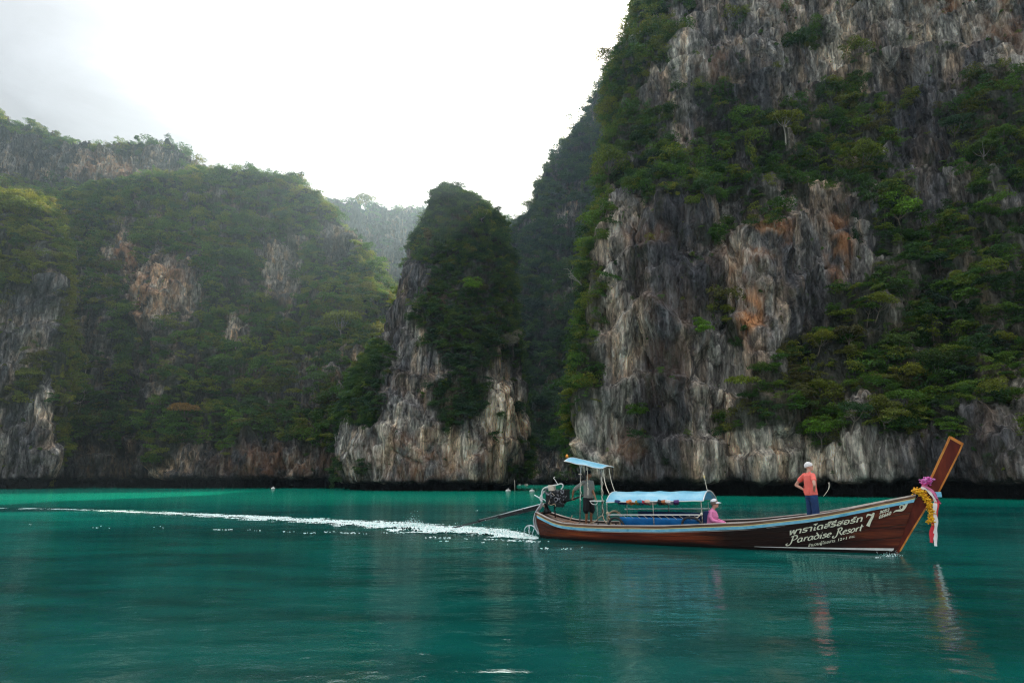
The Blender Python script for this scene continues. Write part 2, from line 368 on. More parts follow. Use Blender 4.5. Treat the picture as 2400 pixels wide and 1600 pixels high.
cliff('left_forest_hill', net, 380, 520, ROCK_DARK, .88,
      rocks=[(300, 590, 45, 45), (385, 670, 85, 75), (375, 740, 30, 80), (655, 640, 35, 60), (690, 690, 30, 50), (630, 560, 25, 40, .7), (555, 795, 35, 35, .9), (240, 830, 45, 80, .8), (170, 700, 50, 80, .8), (720, 920, 30, 60, .8),
             (580, 1095, 280, 42), (345, 1080, 38, 60), (230, 1110, 120, 40), (370, 900, 25, 70, .7), (440, 720, 14, 110, .8, 12), (800, 560, 40, 60, .7)],
      vegs=[(390, 1085, 22, 14, .9)], warm=[(300, 600, 30, 45, .5), (385, 680, 60, 55, .38), (355, 720, 18, 50, .6), (640, 1090, 120, 35, .35)], pale=[(370, 690, 60, 70, .8), (300, 590, 40, 40, .6), (345, 1080, 38, 60, .8), (655, 650, 40, 60, .9), (555, 795, 40, 40, .8)], amp=1.5, notch=2.0)

# back ridge, upper left
ec = [(-500, 190), (-250, 230), (-100, 252), (0, 288), (60, 318), (120, 344), (200, 354), (340, 350), (400, 364), (460, 404), (520, 430), (600, 465), (700, 530)]
net = []
for f, D in ((0, 250), (.35, 268), (.6, 280), (.8, 288), (1, 296)):
    net.append([P(px, 620+(yc-620)*f, D+6*math.sin(px/60.)) for px, yc in ec])
net.append([q + np.array([0, 20, -3.]) for q in net[-1]]); net.append([q + np.array([0, 50, -60.]) for q in net[-1]])
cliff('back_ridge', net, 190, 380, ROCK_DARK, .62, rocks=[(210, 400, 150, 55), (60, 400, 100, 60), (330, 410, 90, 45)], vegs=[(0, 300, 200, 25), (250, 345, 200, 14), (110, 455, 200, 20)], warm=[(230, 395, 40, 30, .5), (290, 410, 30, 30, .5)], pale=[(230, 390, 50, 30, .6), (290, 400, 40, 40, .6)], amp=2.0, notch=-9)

# near left buttress
frow = [(None, 130, 139), (1125, 130, 139), (1060, 130, 139), (960, 138, 139.5), (860, 142, 140), (760, 142, 141), (660, 141, 142), (590, 137, 143.5), (540, 122, 146), (505, 96, 150), (484, 55, 155)]
net = []
for py, xr, D in frow:
    pts = [(-420, D-14), (-300, D-10), (-180, D-7), (-90, D-4), (-20, D-2), (40, D), (xr-62, D+.5), (xr-30, D+1), (xr-8, D+3), (xr, D+7), (xr-12, D+14), (xr-60, D+22)]
    net.append([W(x, d, ZB) if py is None else P(x, py - (0 if py is None or py > 600 else .12*max(0, 40-x)*0), d) for x, d in pts])
net.append([q + np.array([0, 9, 1.5]) for q in net[-1]]); net.append([q + np.array([0, 20, -20]) for q in net[-1]])
cliff('left_buttress', net, 270, 250, ROCK, .72,
      rocks=[(60, 760, 60, 90), (115, 680, 20, 130, .8), (40, 1070, 110, 50), (60, 980, 60, 70, .8), (-50, 850, 80, 80), (110, 980, 30, 140, .5)],
      vegs=[(40, 560, 130, 70), (30, 640, 90, 50, .9), (134, 880, 10, 200, .8), (20, 930, 80, 50, .7)], warm=[], pale=[(30, 1080, 80, 40, .4)], amp=.9, notch=2.0)

# steep forested ridge behind the gap, and the valley under it
bc = [(940, 700, 245), (1040, 600, 243), (1140, 550, 240), (1190, 530, 238), (1222, 532, 236), (1243, 510, 234), (1264, 470, 231), (1294, 418, 228), (1328, 360, 225), (1360, 312, 222), (1388, 274, 219), (1408, 222, 217), (1434, 180, 215), (1470, 162, 214), (1540, 175, 214), (1650, 215, 214), (1800, 260, 214)]
net = []
for f in (None, 0, .15, .3, .45, .6, .75, .9, 1.0):
    line = []
    for px, yc, Dc in bc:
        D0 = 262 - 10*max(0, min(1, (px-1250)/250.)) ; pb = px if px < 1190 else 1190 + (px-1190)*.75
        if f is None: line.append(W(pb, D0, ZB)); continue
        line.append(P(pb+(px-pb)*f**.8, 1125+(yc-1125)*f, D0+(Dc+80-D0)*f**1.3 + 4*math.sin(px/37.+f*2)))
    net.append(line)
net.append([q + np.array([0, 14, -3.]) for q in net[-1]]); net.append([q + np.array([0, 50, -60.]) for q in net[-1]])
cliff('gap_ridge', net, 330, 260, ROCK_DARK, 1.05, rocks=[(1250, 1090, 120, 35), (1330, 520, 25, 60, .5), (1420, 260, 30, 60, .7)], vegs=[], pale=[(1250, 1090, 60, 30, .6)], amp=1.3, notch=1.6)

# far ridge seen through the gap
gc = [(600, 470), (700, 480), (780, 488), (805, 497), (850, 508), (880, 505), (903, 518), (925, 507), (958, 508), (985, 522), (1040, 530), (1120, 520), (1250, 540), (1400, 500)]
net = []
for f, D in ((0, 330), (.3, 355), (.6, 385), (.85, 405), (1, 420)):
    net.append([P(px, 1100+(yc-1100)*f, D+7*math.sin(px/31.)) for px, yc in gc])
net.append([q + np.array([0, 25, -4.]) for q in net[-1]]); net.append([q + np.array([0, 70, -80.]) for q in net[-1]])
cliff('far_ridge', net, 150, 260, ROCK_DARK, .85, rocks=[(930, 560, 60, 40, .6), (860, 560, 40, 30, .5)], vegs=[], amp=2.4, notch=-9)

# ------------------------------------------------------------------ foliage
R = np.random.RandomState(11)
def leaves(centres, radii, n, size, seed, flatz=.8, droop=0.0):
    r = np.random.RandomState(seed); w = np.array([a[0]*a[1]+.01 for a in radii]); w = w/w.sum()
    k = r.choice(len(centres), n, p=w); c = np.array(centres)[k]; rad = np.array(radii)[k]
    d = r.normal(size=(n, 3)); d /= np.linalg.norm(d, axis=1)[:, None]
    m = d[:, 2] < -.25; d[m, 2] *= -.6
    p = c + d*rad*(r.uniform(.62, 1.06, n)**.6)[:, None]
    if droop: p[:, 2] -= droop*r.rand(n)**2
    nn = d*np.array([1, 1, .9]) + r.normal(size=(n, 3))*.75 + np.array([0, 0, .35]); nn /= np.linalg.norm(nn, axis=1)[:, None]
    a = np.cross(nn, r.normal(size=(n, 3))); a /= np.linalg.norm(a, axis=1)[:, None]; b = np.cross(nn, a)
    s = (size*r.uniform(.55, 1.5, n))[:, None]
    v = np.stack([p-a*s, p+b*s*.42, p+a*s*1.05-nn*s*.25, p-b*s*.42], 1)
    return v.reshape(-1, 3), np.arange(n*4).reshape(-1, 4)
def crown_spec(kind, r):
    c, rad = [], []
    if kind == 'round':
        for i in range(11):
            a = r.uniform(0, 6.28); q = r.uniform(0, .42)**.8; c.append((q*math.cos(a), q*math.sin(a), r.uniform(.08, .55))); k = r.uniform(.15, .27); rad.append((k, k, k*.7))
    elif kind == 'umbrella':
        for i in range(10):
            a = i*2.4+r.uniform(-.3, .3); q = .42*math.sqrt((i+.4)/10); c.append((q*math.cos(a), q*math.sin(a), .46-.45*q*q+r.uniform(-.05, .05))); k = r.uniform(.13, .2); rad.append((k*1.15, k*1.15, k*.7))
    elif kind == 'tier':
        for i in range(12):
            a = r.uniform(0, 6.28); q = r.uniform(.05, .42); c.append((q*math.cos(a), q*math.sin(a), r.choice([.08, .25, .42, .58])*(1.1-q)+r.uniform(-.03, .03))); k = r.uniform(.12, .22); rad.append((k*1.1, k*1.1, k*.62))
    elif kind == 'drape':
        for i in range(12):
            c.append((r.uniform(-.2, .2), r.uniform(-.12, .12), r.uniform(-.75, .3))); k = r.uniform(.10, .17); rad.append((k, k, k*1.3))
    elif kind == 'tuft':
        for i in range(6):
            a = r.uniform(0, 6.28); q = r.uniform(0, .3); c.append((q*math.cos(a), q*math.sin(a), r.uniform(.05, .35))); k = r.uniform(.16, .26); rad.append((k, k, k*.8))
    return c, rad
def crown_mesh(name, kind, n, size, seed, mat):
    r = np.random.RandomState(seed); c, rad = crown_spec(kind, r)
    v, f = leaves(c, rad, n, size, seed+1, droop=.12 if kind == 'drape' else 0)
    return mesh_np(name, v, f, [mat], False)
def variants(tag, mat, n=620):
    coll = bpy.data.collections.new('foliage_'+tag)
    for i, (k, s) in enumerate((('round', .040), ('round', .036), ('umbrella', .036), ('tier', .038), ('tier', .034), ('umbrella', .040), ('tuft', .05), ('drape', .036))):
        o = bpy.data.objects.new('leaf_clump_%s_%d' % (tag, i), crown_mesh('leaf_clump', k, n, s, 100+i*7+len(tag), mat)); coll.objects.link(o)
    return coll
VAR = {'g': variants('a', LEAF), 'b': variants('bb', LEAF_B), 'y': variants('ccc', LEAF_Y)}
def gn_instancer(coll):
    ng = bpy.data.node_groups.new('foliage', 'GeometryNodeTree')
    ng.interface.new_socket('Geometry', in_out='INPUT', socket_type='NodeSocketGeometry'); ng.interface.new_socket('Geometry', in_out='OUTPUT', socket_type='NodeSocketGeometry')
    i, o = ng.nodes.new('NodeGroupInput'), ng.nodes.new('NodeGroupOutput')
    ip = ng.nodes.new('GeometryNodeInstanceOnPoints'); ci = ng.nodes.new('GeometryNodeCollectionInfo')
    ci.inputs[0].default_value = coll; ci.inputs['Separate Children'].default_value = True; ci.inputs['Reset Children'].default_value = True
    L = ng.links.new; L(i.outputs[0], ip.inputs['Points']); L(ci.outputs[0], ip.inputs['Instance']); ip.inputs['Pick Instance'].default_value = True
    def at(nm, ty):
        a = ng.nodes.new('GeometryNodeInputNamedAttribute'); a.data_type = ty; a.inputs[0].default_value = nm; return a.outputs[0]
    L(at('idx', 'INT'), ip.inputs['Instance Index']); L(at('scl', 'FLOAT_VECTOR'), ip.inputs['Scale'])
    e = ng.nodes.new('FunctionNodeEulerToRotation'); L(at('rot', 'FLOAT_VECTOR'), e.inputs[0]); L(e.outputs[0], ip.inputs['Rotation'])
    L(ip.outputs[0], o.inputs[0]); return ng
GN = {k: gn_instancer(c) for k, c in VAR.items()}
def scatter(name, cl, n, smin, smax, key, label, seed, sparse=.03, out=.32, zmin=2.6, cull=None, drape=.05, pw=1.6):
    c = CLIFFS[cl]; r = np.random.RandomState(seed)
    p = c['p'].reshape(-1, 3); nn = c['n'].reshape(-1, 3); v = c['veg'].ravel(); a = c['area'].ravel(); px, py = proj(p)
    w = a*(v**1.5 + sparse)*(p[:, 2] > zmin)*(.35+1.0*np.clip(nn[:, 2]+.3, 0, 1))
    w *= (px > -260)*(px < 2700)*(py > -330)
    if cull is not None: w = w*cull(px, py, p)
    k = r.choice(len(p), n, p=w/w.sum())
    s = smin + (smax-smin)*r.rand(n)**pw; s = s*np.where(v[k] < .35, .55, 1)*r.uniform(.8, 1.15, n)
    pos = p[k] + r.normal(size=(n, 3))*.25 + nn[k]*(out*s)[:, None] - np.array([0, 0, 1.])*(.25*s)[:, None]
    idx = r.choice(7, n, p=[.22, .2, .16, .16, .12, .08, .06]); idx = np.where(r.rand(n) < drape, 7, idx); idx = np.where((v[k] < .35) & (idx < 7), r.choice([6, 0, 3], n), idx)
    me = mesh_np(name, pos, np.zeros((0, 4), int)) if False else bpy.data.meshes.new(name)
    me.vertices.add(n); me.vertices.foreach_set('co', pos.astype(np.float32).ravel())
    rot = np.stack([r.normal(size=n)*.18 + .0, r.normal(size=n)*.18, r.uniform(0, 6.28, n)], 1)
    # crowns lean out from the wall
    A = me.attributes.new('rot', 'FLOAT_VECTOR', 'POINT'); A.data.foreach_set('vector', rot.astype(np.float32).ravel())
    sv = np.stack([s, s, s*r.uniform(.75, 1.15, n)], 1); sv[idx == 7] *= np.array([1, 1, 1.5])
    A = me.attributes.new('scl', 'FLOAT_VECTOR', 'POINT'); A.data.foreach_set('vector', sv.astype(np.float32).ravel())
    A = me.attributes.new('idx', 'INT', 'POINT'); A.data.foreach_set('value', idx.astype(np.int32))
    o = link(name, me, kind='stuff', label=label, category='forest')
    md = o.modifiers.new('foliage', 'NODES'); md.node_group = GN[key]
    return o
scatter('hillside_forest', 'right_cliff', 8200, 1.0, 3.9, 'g', 'dark green trees and creepers clinging to the tall right limestone cliff', 1)
scatter('cliff_shrubs', 'right_cliff', 9000, .5, 1.9, 'g', 'small shrubs and tufts rooted in cracks of the right limestone cliff', 2, sparse=.17, out=.15)
scatter('yellow_green_scrub', 'right_cliff', 3600, 1.0, 3.0, 'y', 'yellow green scrub on the sunward upper left shoulder of the right cliff', 3, cull=lambda x, y, p: sstep(1750, 1350, x)*(y < 1100)*(.3+sstep(500, 100, y)))
scatter('pinnacle_forest', 'central_rock_pinnacle', 6000, .8, 3.0, 'b', 'blue green trees covering the upper part of the central rock pinnacle', 4, sparse=.012)
scatter('pinnacle_shrubs', 'central_rock_pinnacle', 1500, .7, 2.4, 'g', 'shrubs on ledges of the grey central rock pinnacle', 5, sparse=.05)
scatter('slope_forest', 'left_forest_hill', 12000, 1.8, 6.2, 'g', 'dense forest covering the broad left hillside', 6, sparse=.02)
scatter('slope_scrub', 'left_forest_hill', 4000, 1.8, 5.2, 'y', 'olive yellow trees mixed through the broad left hillside', 7, sparse=.02, cull=lambda x, y, p: (.25+sstep(500, 0, x)+sstep(600, 900, x)))
scatter('back_ridge_forest', 'back_ridge', 3600, 2.4, 7.5, 'g', 'dark trees along the rocky upper left skyline ridge', 8, sparse=.05)
scatter('buttress_scrub', 'left_buttress', 4200, 1.0, 3.8, 'y', 'yellowish trees and creepers on the rock buttress at the left edge', 9, sparse=.05)
scatter('valley_forest', 'gap_ridge', 9000, 3.0, 8.5, 'b', 'shaded forest filling the steep valley between pinnacle and right cliff', 10, sparse=.05)
scatter('far_forest', 'far_ridge', 2600, 4.0, 10.0, 'b', 'hazy forest on the far ridge seen through the gap', 12, sparse=.2)

# ------------------------------------------------------------------ water
def wave(x, y):
    q = np.stack([x, y, np.zeros_like(x)], -1)
    rr = np.hypot(x, y)
    fade = 1/(1+(rr/45)**2)
    h = .004*fbm(q*np.array([.30, .55, 1]), 2, 61) + .008*fbm(q*np.array([.9, 1.9, 1])+3, 2, 62) + .006*fbm(q*np.array([2.6, 5.5, 1])+9, 2, 63)*np.clip(1.4-rr/22, 0, 1)
    return h*np.clip(fade, .25, 1)
rad = np.concatenate([[.4, 1.2, 2.2], np.geomspace(3, 60, 400), np.geomspace(62, 700, 40)])
azi = np.concatenate([np.radians(np.linspace(-50, 50, 640)), np.radians(np.linspace(54, 306, 40))])
A_, R_ = np.meshgrid(azi, rad); X_, Y_ = R_*np.sin(A_), R_*np.cos(A_)
v = np.stack([X_, Y_, wave(X_, Y_)], -1)
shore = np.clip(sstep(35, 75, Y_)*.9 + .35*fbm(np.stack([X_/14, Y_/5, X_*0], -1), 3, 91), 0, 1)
bed_ripple_light = .5 + .45*fbm(np.stack([X_/9, Y_/7, X_*0], -1), 3, 95) + .55*fbm(np.stack([X_/2.4, Y_/.9, X_*0], -1), 3, 97)*np.clip(1.3-R_/60, 0, 1)  # fine streaks paint wave-refracted light variation into the water colour
m, t, b, out = newmat('lagoon_water')
pos = N(t, 'ShaderNodeNewGeometry').outputs['Position']
sh = N(t, 'ShaderNodeAttribute', attribute_name='shore').outputs['Fac']; bd = N(t, 'ShaderNodeAttribute', attribute_name='bed_ripple_light').outputs['Fac']
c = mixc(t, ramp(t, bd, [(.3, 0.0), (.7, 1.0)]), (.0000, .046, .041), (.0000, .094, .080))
sxx = N(t, 'ShaderNodeSeparateXYZ'); t.links.new(pos, sxx.inputs[0]); c = mixc(t, sh, c, mixc(t, ramp(t, math_(t, 'ADD', math_(t, 'DIVIDE', sxx.outputs[0], 160), .5), [(0, 0), (.45, 1)]), (.002, .12, .085), (.002, .23, .145)))  # sunlight offset put into colour: left shore darker, right lighter against cliff shade
df = N(t, 'ShaderNodeBsdfDiffuse'); t.links.new(c, df.inputs[0])
gl = N(t, 'ShaderNodeBsdfGlossy'); gl.inputs['Roughness'].default_value = .045; gl.inputs[0].default_value = (.94, 1, 1, 1)
w1 = noise(t, mapping(t, pos, (2.6, 4.6, 1)), 1.0, 5, .55, .6); w2 = noise(t, mapping(t, pos, (.8, 1.5, 1)), 1.0, 3, .5, .8)
nb = bumpn(t, w1, .6, .014, bumpn(t, w2, .6, .026))
t.links.new(nb, gl.inputs['Normal'])
fr_ = N(t, 'ShaderNodeFresnel'); fr_.inputs[0].default_value = 1.33; t.links.new(nb, fr_.inputs['Normal'])
fac = math_(t, 'MINIMUM', math_(t, 'MULTIPLY', fr_.outputs[0], .72), .36)
mx = N(t, 'ShaderNodeMixShader'); t.links.new(fac, mx.inputs[0]); t.links.new(df.outputs[0], mx.inputs[1]); t.links.new(gl.outputs[0], mx.inputs[2]); t.links.new(mx.outputs[0], out.inputs[0])
WATER = m
me = mesh_np('water', v, grid_faces(len(rad), len(azi), True)[:, ::-1], [WATER], True, {'shore': shore, 'bed_ripple_light': bed_ripple_light})
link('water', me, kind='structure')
print('terrain ok', sum(len(m.polygons) for m in bpy.data.meshes))

# ------------------------------------------------------------------ the long-tail boat: frame of reference
SB = np.array([1.1, 21.7]); HB = np.array([8.55, -4.8]); HB = HB/np.linalg.norm(HB); PB = np.array([-HB[1], HB[0]])   # stern, heading, port side
BANG = math.atan2(HB[1], HB[0])
def Lc(px, py, yl=0.0):                   # boat-frame point on the plane y = yl seen at a pixel
    r = ray(px, py); t = (SB@PB + yl)/(r[:2]@PB); w = np.array([0, 0, H]) + r*t
    d = w[:2]-SB; return np.array([d@HB, d@PB, w[2]])
def toW(p):
    p = np.asarray(p, float); xy = SB + p[..., :1]*HB + p[..., 1:2]*PB
    return np.concatenate([xy, p[..., 2:3]], -1)
def empty(name, loc=(0, 0, 0), rz=0, **props):
    o = bpy.data.objects.new(name, None); COL.objects.link(o); o.location = loc; o.rotation_euler = (0, 0, rz); o.empty_display_size = .2
    for k, v in props.items(): o[k] = v
    return o
boat = empty('longtail_boat', (SB[0], SB[1], 0), BANG, label='varnished wooden long-tail boat with blue canopy, tall prow and white lettering', category='boat')
def pym(name, verts, faces, mat, parent=boat, smooth=False):
    me = bpy.data.meshes.new(name); me.from_pydata([tuple(map(float, v)) for v in verts], [], [tuple(map(int, f)) for f in faces]); me.materials.append(mat)
    bm = bmesh.new(); bm.from_mesh(me); bmesh.ops.recalc_face_normals(bm, faces=bm.faces); bm.to_mesh(me); bm.free()
    if smooth: me.polygons.foreach_set('use_smooth', [True]*len(me.polygons))
    return link(name, me, parent)
def smoothpath(pts, n=6):
    pts = np.asarray(pts, float)
    return pts if len(pts) < 3 else cr(pts, (len(pts)-1)*n+1, 0)
def tube_data(pts, r, k=8, cap=True, up=None):
    pts = np.asarray(pts, float); n = len(pts); r = np.broadcast_to(np.asarray(r, float), (n,)) if np.ndim(r) < 2 else np.asarray(r, float)
    T = np.gradient(pts, axis=0); T /= np.linalg.norm(T, axis=1)[:, None]+1e-9
    e = np.array(up if up is not None else ([0, 0, 1] if abs(T[0, 2]) < .9 else [1, 0, 0]), float); V = []
    for i in range(n):
        e = e - T[i]*(e@T[i]); e /= np.linalg.norm(e)+1e-9; b = np.cross(T[i], e)
        ra, rb = (r[i], r[i]) if r.ndim == 1 else r[i]
        for j in range(k):
            a = 2*math.pi*j/k; V.append(pts[i] + e*ra*math.cos(a) + b*rb*math.sin(a))
    F = [(i*k+j, i*k+(j+1) % k, (i+1)*k+(j+1) % k, (i+1)*k+j) for i in range(n-1) for j in range(k)]
    if cap: F += [tuple(range(k-1, -1, -1)), tuple(range((n-1)*k, n*k))]
    return V, F
class MB:
    def __init__(s): s.v, s.f = [], []
    def add(s, vf):
        o = len(s.v); s.v += [tuple(map(float, a)) for a in vf[0]]; s.f += [tuple(i+o for i in f) for f in vf[1]]; return s
    def tube(s, pts, r, k=8, sm=0, **kw):
        if sm and len(pts) > 2 and np.ndim(r): r = np.interp(np.linspace(0, 1, (len(pts)-1)*sm+1), np.linspace(0, 1, len(r)), r)
        return s.add(tube_data(smoothpath(pts, sm) if sm else pts, r, k, **kw))
    def box(s, lo, hi, M=None):
        lo, hi = np.minimum(lo, hi), np.maximum(lo, hi)
        V = [np.array([(lo, hi)[a][0], (lo, hi)[b][1], (lo, hi)[c][2]]) for a in (0, 1) for b in (0, 1) for c in (0, 1)]
        if M is not None: V = [M(v) for v in V]
        return s.add((V, [(0, 1, 3, 2), (4, 6, 7, 5), (0, 4, 5, 1), (2, 3, 7, 6), (0, 2, 6, 4), (1, 5, 7, 3)]))
    def ball(s, c, r, nu=10, nv=7):
        r = np.broadcast_to(r, (3,)); V = [np.array(c)+r*np.array([0, 0, -1])]
        for i in range(1, nv):
            a = math.pi*i/nv - math.pi/2
            for j in range(nu): b = 2*math.pi*j/nu; V.append(np.array(c)+r*np.array([math.cos(a)*math.cos(b), math.cos(a)*math.sin(b), math.sin(a)]))
        V.append(np.array(c)+r*np.array([0, 0, 1])); L = len(V)-1
        F = [(0, 1+(j+1) % nu, 1+j) for j in range(nu)] + [(1+i*nu+j, 1+i*nu+(j+1) % nu, 1+(i+1)*nu+(j+1) % nu, 1+(i+1)*nu+j) for i in range(nv-2) for j in range(nu)] + [(L, 1+(nv-2)*nu+j, 1+(nv-2)*nu+(j+1) % nu) for j in range(nu)]
        return s.add((V, F))
    def torus(s, c, ax, R, r, n=24, k=8, arc=2*math.pi, st=0, sq=1):
        ax = np.array(ax, float)/np.linalg.norm(ax); u = np.cross(ax, [0, 0, 1]); u = u/np.linalg.norm(u) if np.linalg.norm(u) > .1 else np.array([1., 0, 0]); w = np.cross(u, ax)*-1
        pts = [np.array(c)+R*(u*math.cos(st+arc*i/n)+w*sq*math.sin(st+arc*i/n)) for i in range(n+1)]
        return s.tube(pts, r, k, up=ax)
    def build(s, name, mat, parent=None, smooth=False, **props):
        o = pym(name, s.v, s.f, mat, parent, smooth)
        for k, v in props.items(): o[k] = v
        return o
def bevel(o, w=.01, seg=2):
    bm = bmesh.new(); bm.from_mesh(o.data); bmesh.ops.bevel(bm, geom=bm.edges[:], offset=w, segments=seg, affect='EDGES', profile=.7); bm.to_mesh(o.data); bm.free()
    return o

# ---- boat materials
def wood(name, cols, rough=.35, axis=(.35, 6, 9), spec=.5, coat=0, scale=1., bump=.01):
    m, t, b, out = newmat(name); co = N(t, 'ShaderNodeTexCoord').outputs['Object']
    n = noise(t, mapping(t, co, axis), scale, 7, .62, .4); n2 = noise(t, mapping(t, co, tuple(a*3.3 for a in axis), (3, 1, 5)), scale, 4, .6)
    c = ramp(t, n, cols); c = mixc(t, .7, c, ramp(t, n2, [(.3, .55), (.7, 1.4)]), 'MULTIPLY')
    t.links.new(c, b.inputs['Base Color']); b.inputs['Roughness'].default_value = rough; b.inputs['Specular IOR Level'].default_value = spec; b.inputs['Coat Weight'].default_value = coat; b.inputs['Coat Roughness'].default_value = .2
    t.links.new(bumpn(t, n2, .35, bump), b.inputs['Normal'])
    return m, t, b, c
HULLW, t, b, c = wood('varnished_hull', [(.30, (.05, .008, .004)), (.45, (.14, .024, .010)), (.58, (.24, .048, .016)), (.72, (.40, .11, .028))], .45, (.30, 2.0, 7.5), .2, 0)
co = N(t, 'ShaderNodeTexCoord').outputs['Object']; sx = N(t, 'ShaderNodeSeparateXYZ'); t.links.new(co, sx.inputs[0])
nz = math_(t, 'MULTIPLY', math_(t, 'SUBTRACT', noise(t, mapping(t, co, (.6, 1, 2.2)), 1.2, 4), .5), 1.5)
dk = math_(t, 'MULTIPLY', ramp(t, math_(t, 'ADD', math_(t, 'DIVIDE', sx.outputs[0], 10.0), math_(t, 'MULTIPLY', nz, .16)), [(.48, 0.0), (.60, 1.0)]), ramp(t, math_(t, 'ADD', math_(t, 'DIVIDE', math_(t, 'ADD', sx.outputs[0], 0), 10.0), math_(t, 'MULTIPLY', nz, .12)), [(.86, 1.0), (.95, .45)]))
low = ramp(t, math_(t, 'ADD', sx.outputs[2], math_(t, 'MULTIPLY', nz, .10)), [(.07, 1.0), (.20, 0.0)])
stn = math_(t, 'MULTIPLY', ramp(t, sx.outputs[0], [(.0, .85), (.14, .0)]), 1.0) if False else ramp(t, math_(t, 'DIVIDE', math_(t, 'ADD', sx.outputs[0], nz), 10.0), [(.05, .55), (.16, 0.0)])
f_ = math_(t, 'MAXIMUM', math_(t, 'MULTIPLY', dk, .95), math_(t, 'MAXIMUM', low, stn))
t.links.new(mixc(t, f_, c, (.010, .006, .005)), b.inputs['Base Color'])
STEMW = wood('stem_red_wood', [(.3, (.05, .007, .004)), (.5, (.105, .015, .007)), (.7, (.19, .032, .010))], .5, (2, 2, .6), .2, 0)[0]
AMBER = wood('amber_varnish', [(.3, (.34, .10, .015)), (.5, (.55, .19, .03)), (.7, (.68, .30, .06))], .4, (2, 2, 1), .3, .1)[0]
BROWN = wood('brown_wood', [(.3, (.12, .055, .028)), (.5, (.23, .11, .06)), (.7, (.36, .20, .12))], .5, (.5, 5, 8))[0]
PALEW = wood('bleached_wood', [(.3, (.36, .29, .25)), (.5, (.55, .46, .41)), (.7, (.72, .64, .58))], .6, (.5, 6, 8))[0]
DARKW = wood('dark_bilge_wood', [(.3, (.03, .02, .015)), (.6, (.09, .06, .045)), (.8, (.16, .11, .08))], .7, (.5, 4, 6))[0]
BLUE = flat('sky_blue_paint', (.16, .46, .62), .45, var=.3, vscale=9, stretch=(.4, 1, 1), cols=[(.28, (.06, .26, .42)), (.42, (.17, .52, .72)), (.7, (.34, .70, .86))])
YEL = flat('cream_yellow_paint', (.80, .62, .26), .5, var=.15)
CREAM = flat('cream_lettering_paint', (.78, .76, .58), .5, var=.12, vscale=20)
WHITEP = flat('white_paint', (.78, .77, .72), .5, var=.15, vscale=8)
STEEL = flat('steel_pipe', (.62, .62, .63), .28, metal=.85, var=.15)
PIPEW = flat('white_pipe', (.74, .73, .70), .4, var=.12)
RUSTP = flat('rusty_pole', (.3, .24, .18), .6, metal=.3, cols=[(.3, (.08, .06, .045)), (.5, (.34, .30, .24)), (.7, (.52, .49, .43))], vscale=14)
BLACKM = flat('black_engine_metal', (.018, .018, .02), .38, metal=.4, var=.4, vscale=14)
GREYM = flat('oily_cast_metal', (.20, .20, .21), .4, metal=.7, cols=[(.3, (.03, .03, .03)), (.55, (.22, .22, .24)), (.7, (.5, .5, .52))], vscale=12)
TANM = flat('tan_tin', (.62, .52, .42), .5, var=.12)
RUBBER = flat('black_rubber', (.012, .012, .013), .55)
ROPE = flat('tan_rope', (.5, .38, .25), .9, var=.35, vscale=40, bump=.004)
ROPEW = flat('pale_rope', (.72, .66, .52), .9, var=.25, vscale=40)
TARP = flat('light_blue_tarpaulin', (.15, .50, .68), .38, cols=[(.25, (.10, .46, .68)), (.5, (.22, .64, .82)), (.75, (.50, .80, .90))], vscale=1.6, bump=.02, trans=.3)
TARPD = flat('deep_blue_tarpaulin', (.010, .13, .36), .5, cols=[(.3, (.006, .12, .38)), (.6, (.012, .22, .58)), (.8, (.03, .32, .72))], vscale=2.5, bump=.03)
NAVY = flat('navy_cloth', (.012, .035, .11), .8, var=.3)
ORANGEL = flat('amber_beacon_plastic', (.85, .30, .02), .25, var=.1)

# ---- hull lines
GW = np.array([(1240, 1192), (1262, 1203), (1293, 1219), (1312, 1225), (1364, 1229.5), (1434, 1231.5), (1551, 1232.5), (1668, 1227.8), (1750, 1225), (1898, 1208.5), (1969, 1196.8), (2046, 1181), (2150, 1160), (2200, 1150)], float)
BW = np.array([(-.3, .36), (0, .45), (.5, .64), (1.2, .83), (2.5, .99), (4, 1.06), (5.5, 1.06), (7, .94), (8.2, .72), (9.2, .46), (10.0, .23), (10.5, .09), (11, .03)])
def half(x): return np.interp(x, BW[:, 0], BW[:, 1])
_xs = np.linspace(-.3, 10.9, 120); _zs = []
for x in _xs:
    z = .7
    for _ in range(8):
        w = toW(np.array([x, -half(x), z])); px, _y = proj(w); py = np.interp(px, GW[:, 0], GW[:, 1])
        b_ = (800-py)/FPX; z = H + w[1]*(ST + b_*CT)/(CT - b_*ST)
    _zs.append(z)
_k = np.exp(-np.linspace(-2, 2, 13)**2); _k /= _k.sum()
_zs = np.convolve(np.pad(_zs, 6, mode='reflect', reflect_type='odd'), _k, 'valid')
def zg(x): return np.interp(x, _xs, _zs)
XG0, XG1, XB0, XB1 = -.12, 10.42, .08, 9.66
def side(u, t, s=-1, off=0.0):            # point of the hull side: u along, t from -0.3 m (0) to gunwale (1)
    u, t = np.asarray(u, float), np.asarray(t, float)
    xg, xb = XG0+(XG1-XG0)*u, XB0+(XB1-XB0)*u
    x = xb+(xg-xb)*t**.9
    hb, ht = half(XG0+(XG1-XG0)*u)*.62, half(XG0+(XG1-XG0)*u)
    y = hb+(ht-hb)*t**.62
    return np.stack([x, s*(y+off), -.3+(zg(xg)+.3)*t], -1)
def tz(u, dz): return 1 - dz/(zg(XG0+(XG1-XG0)*np.asarray(u, float))+.3)      # t of a line dz below the gunwale
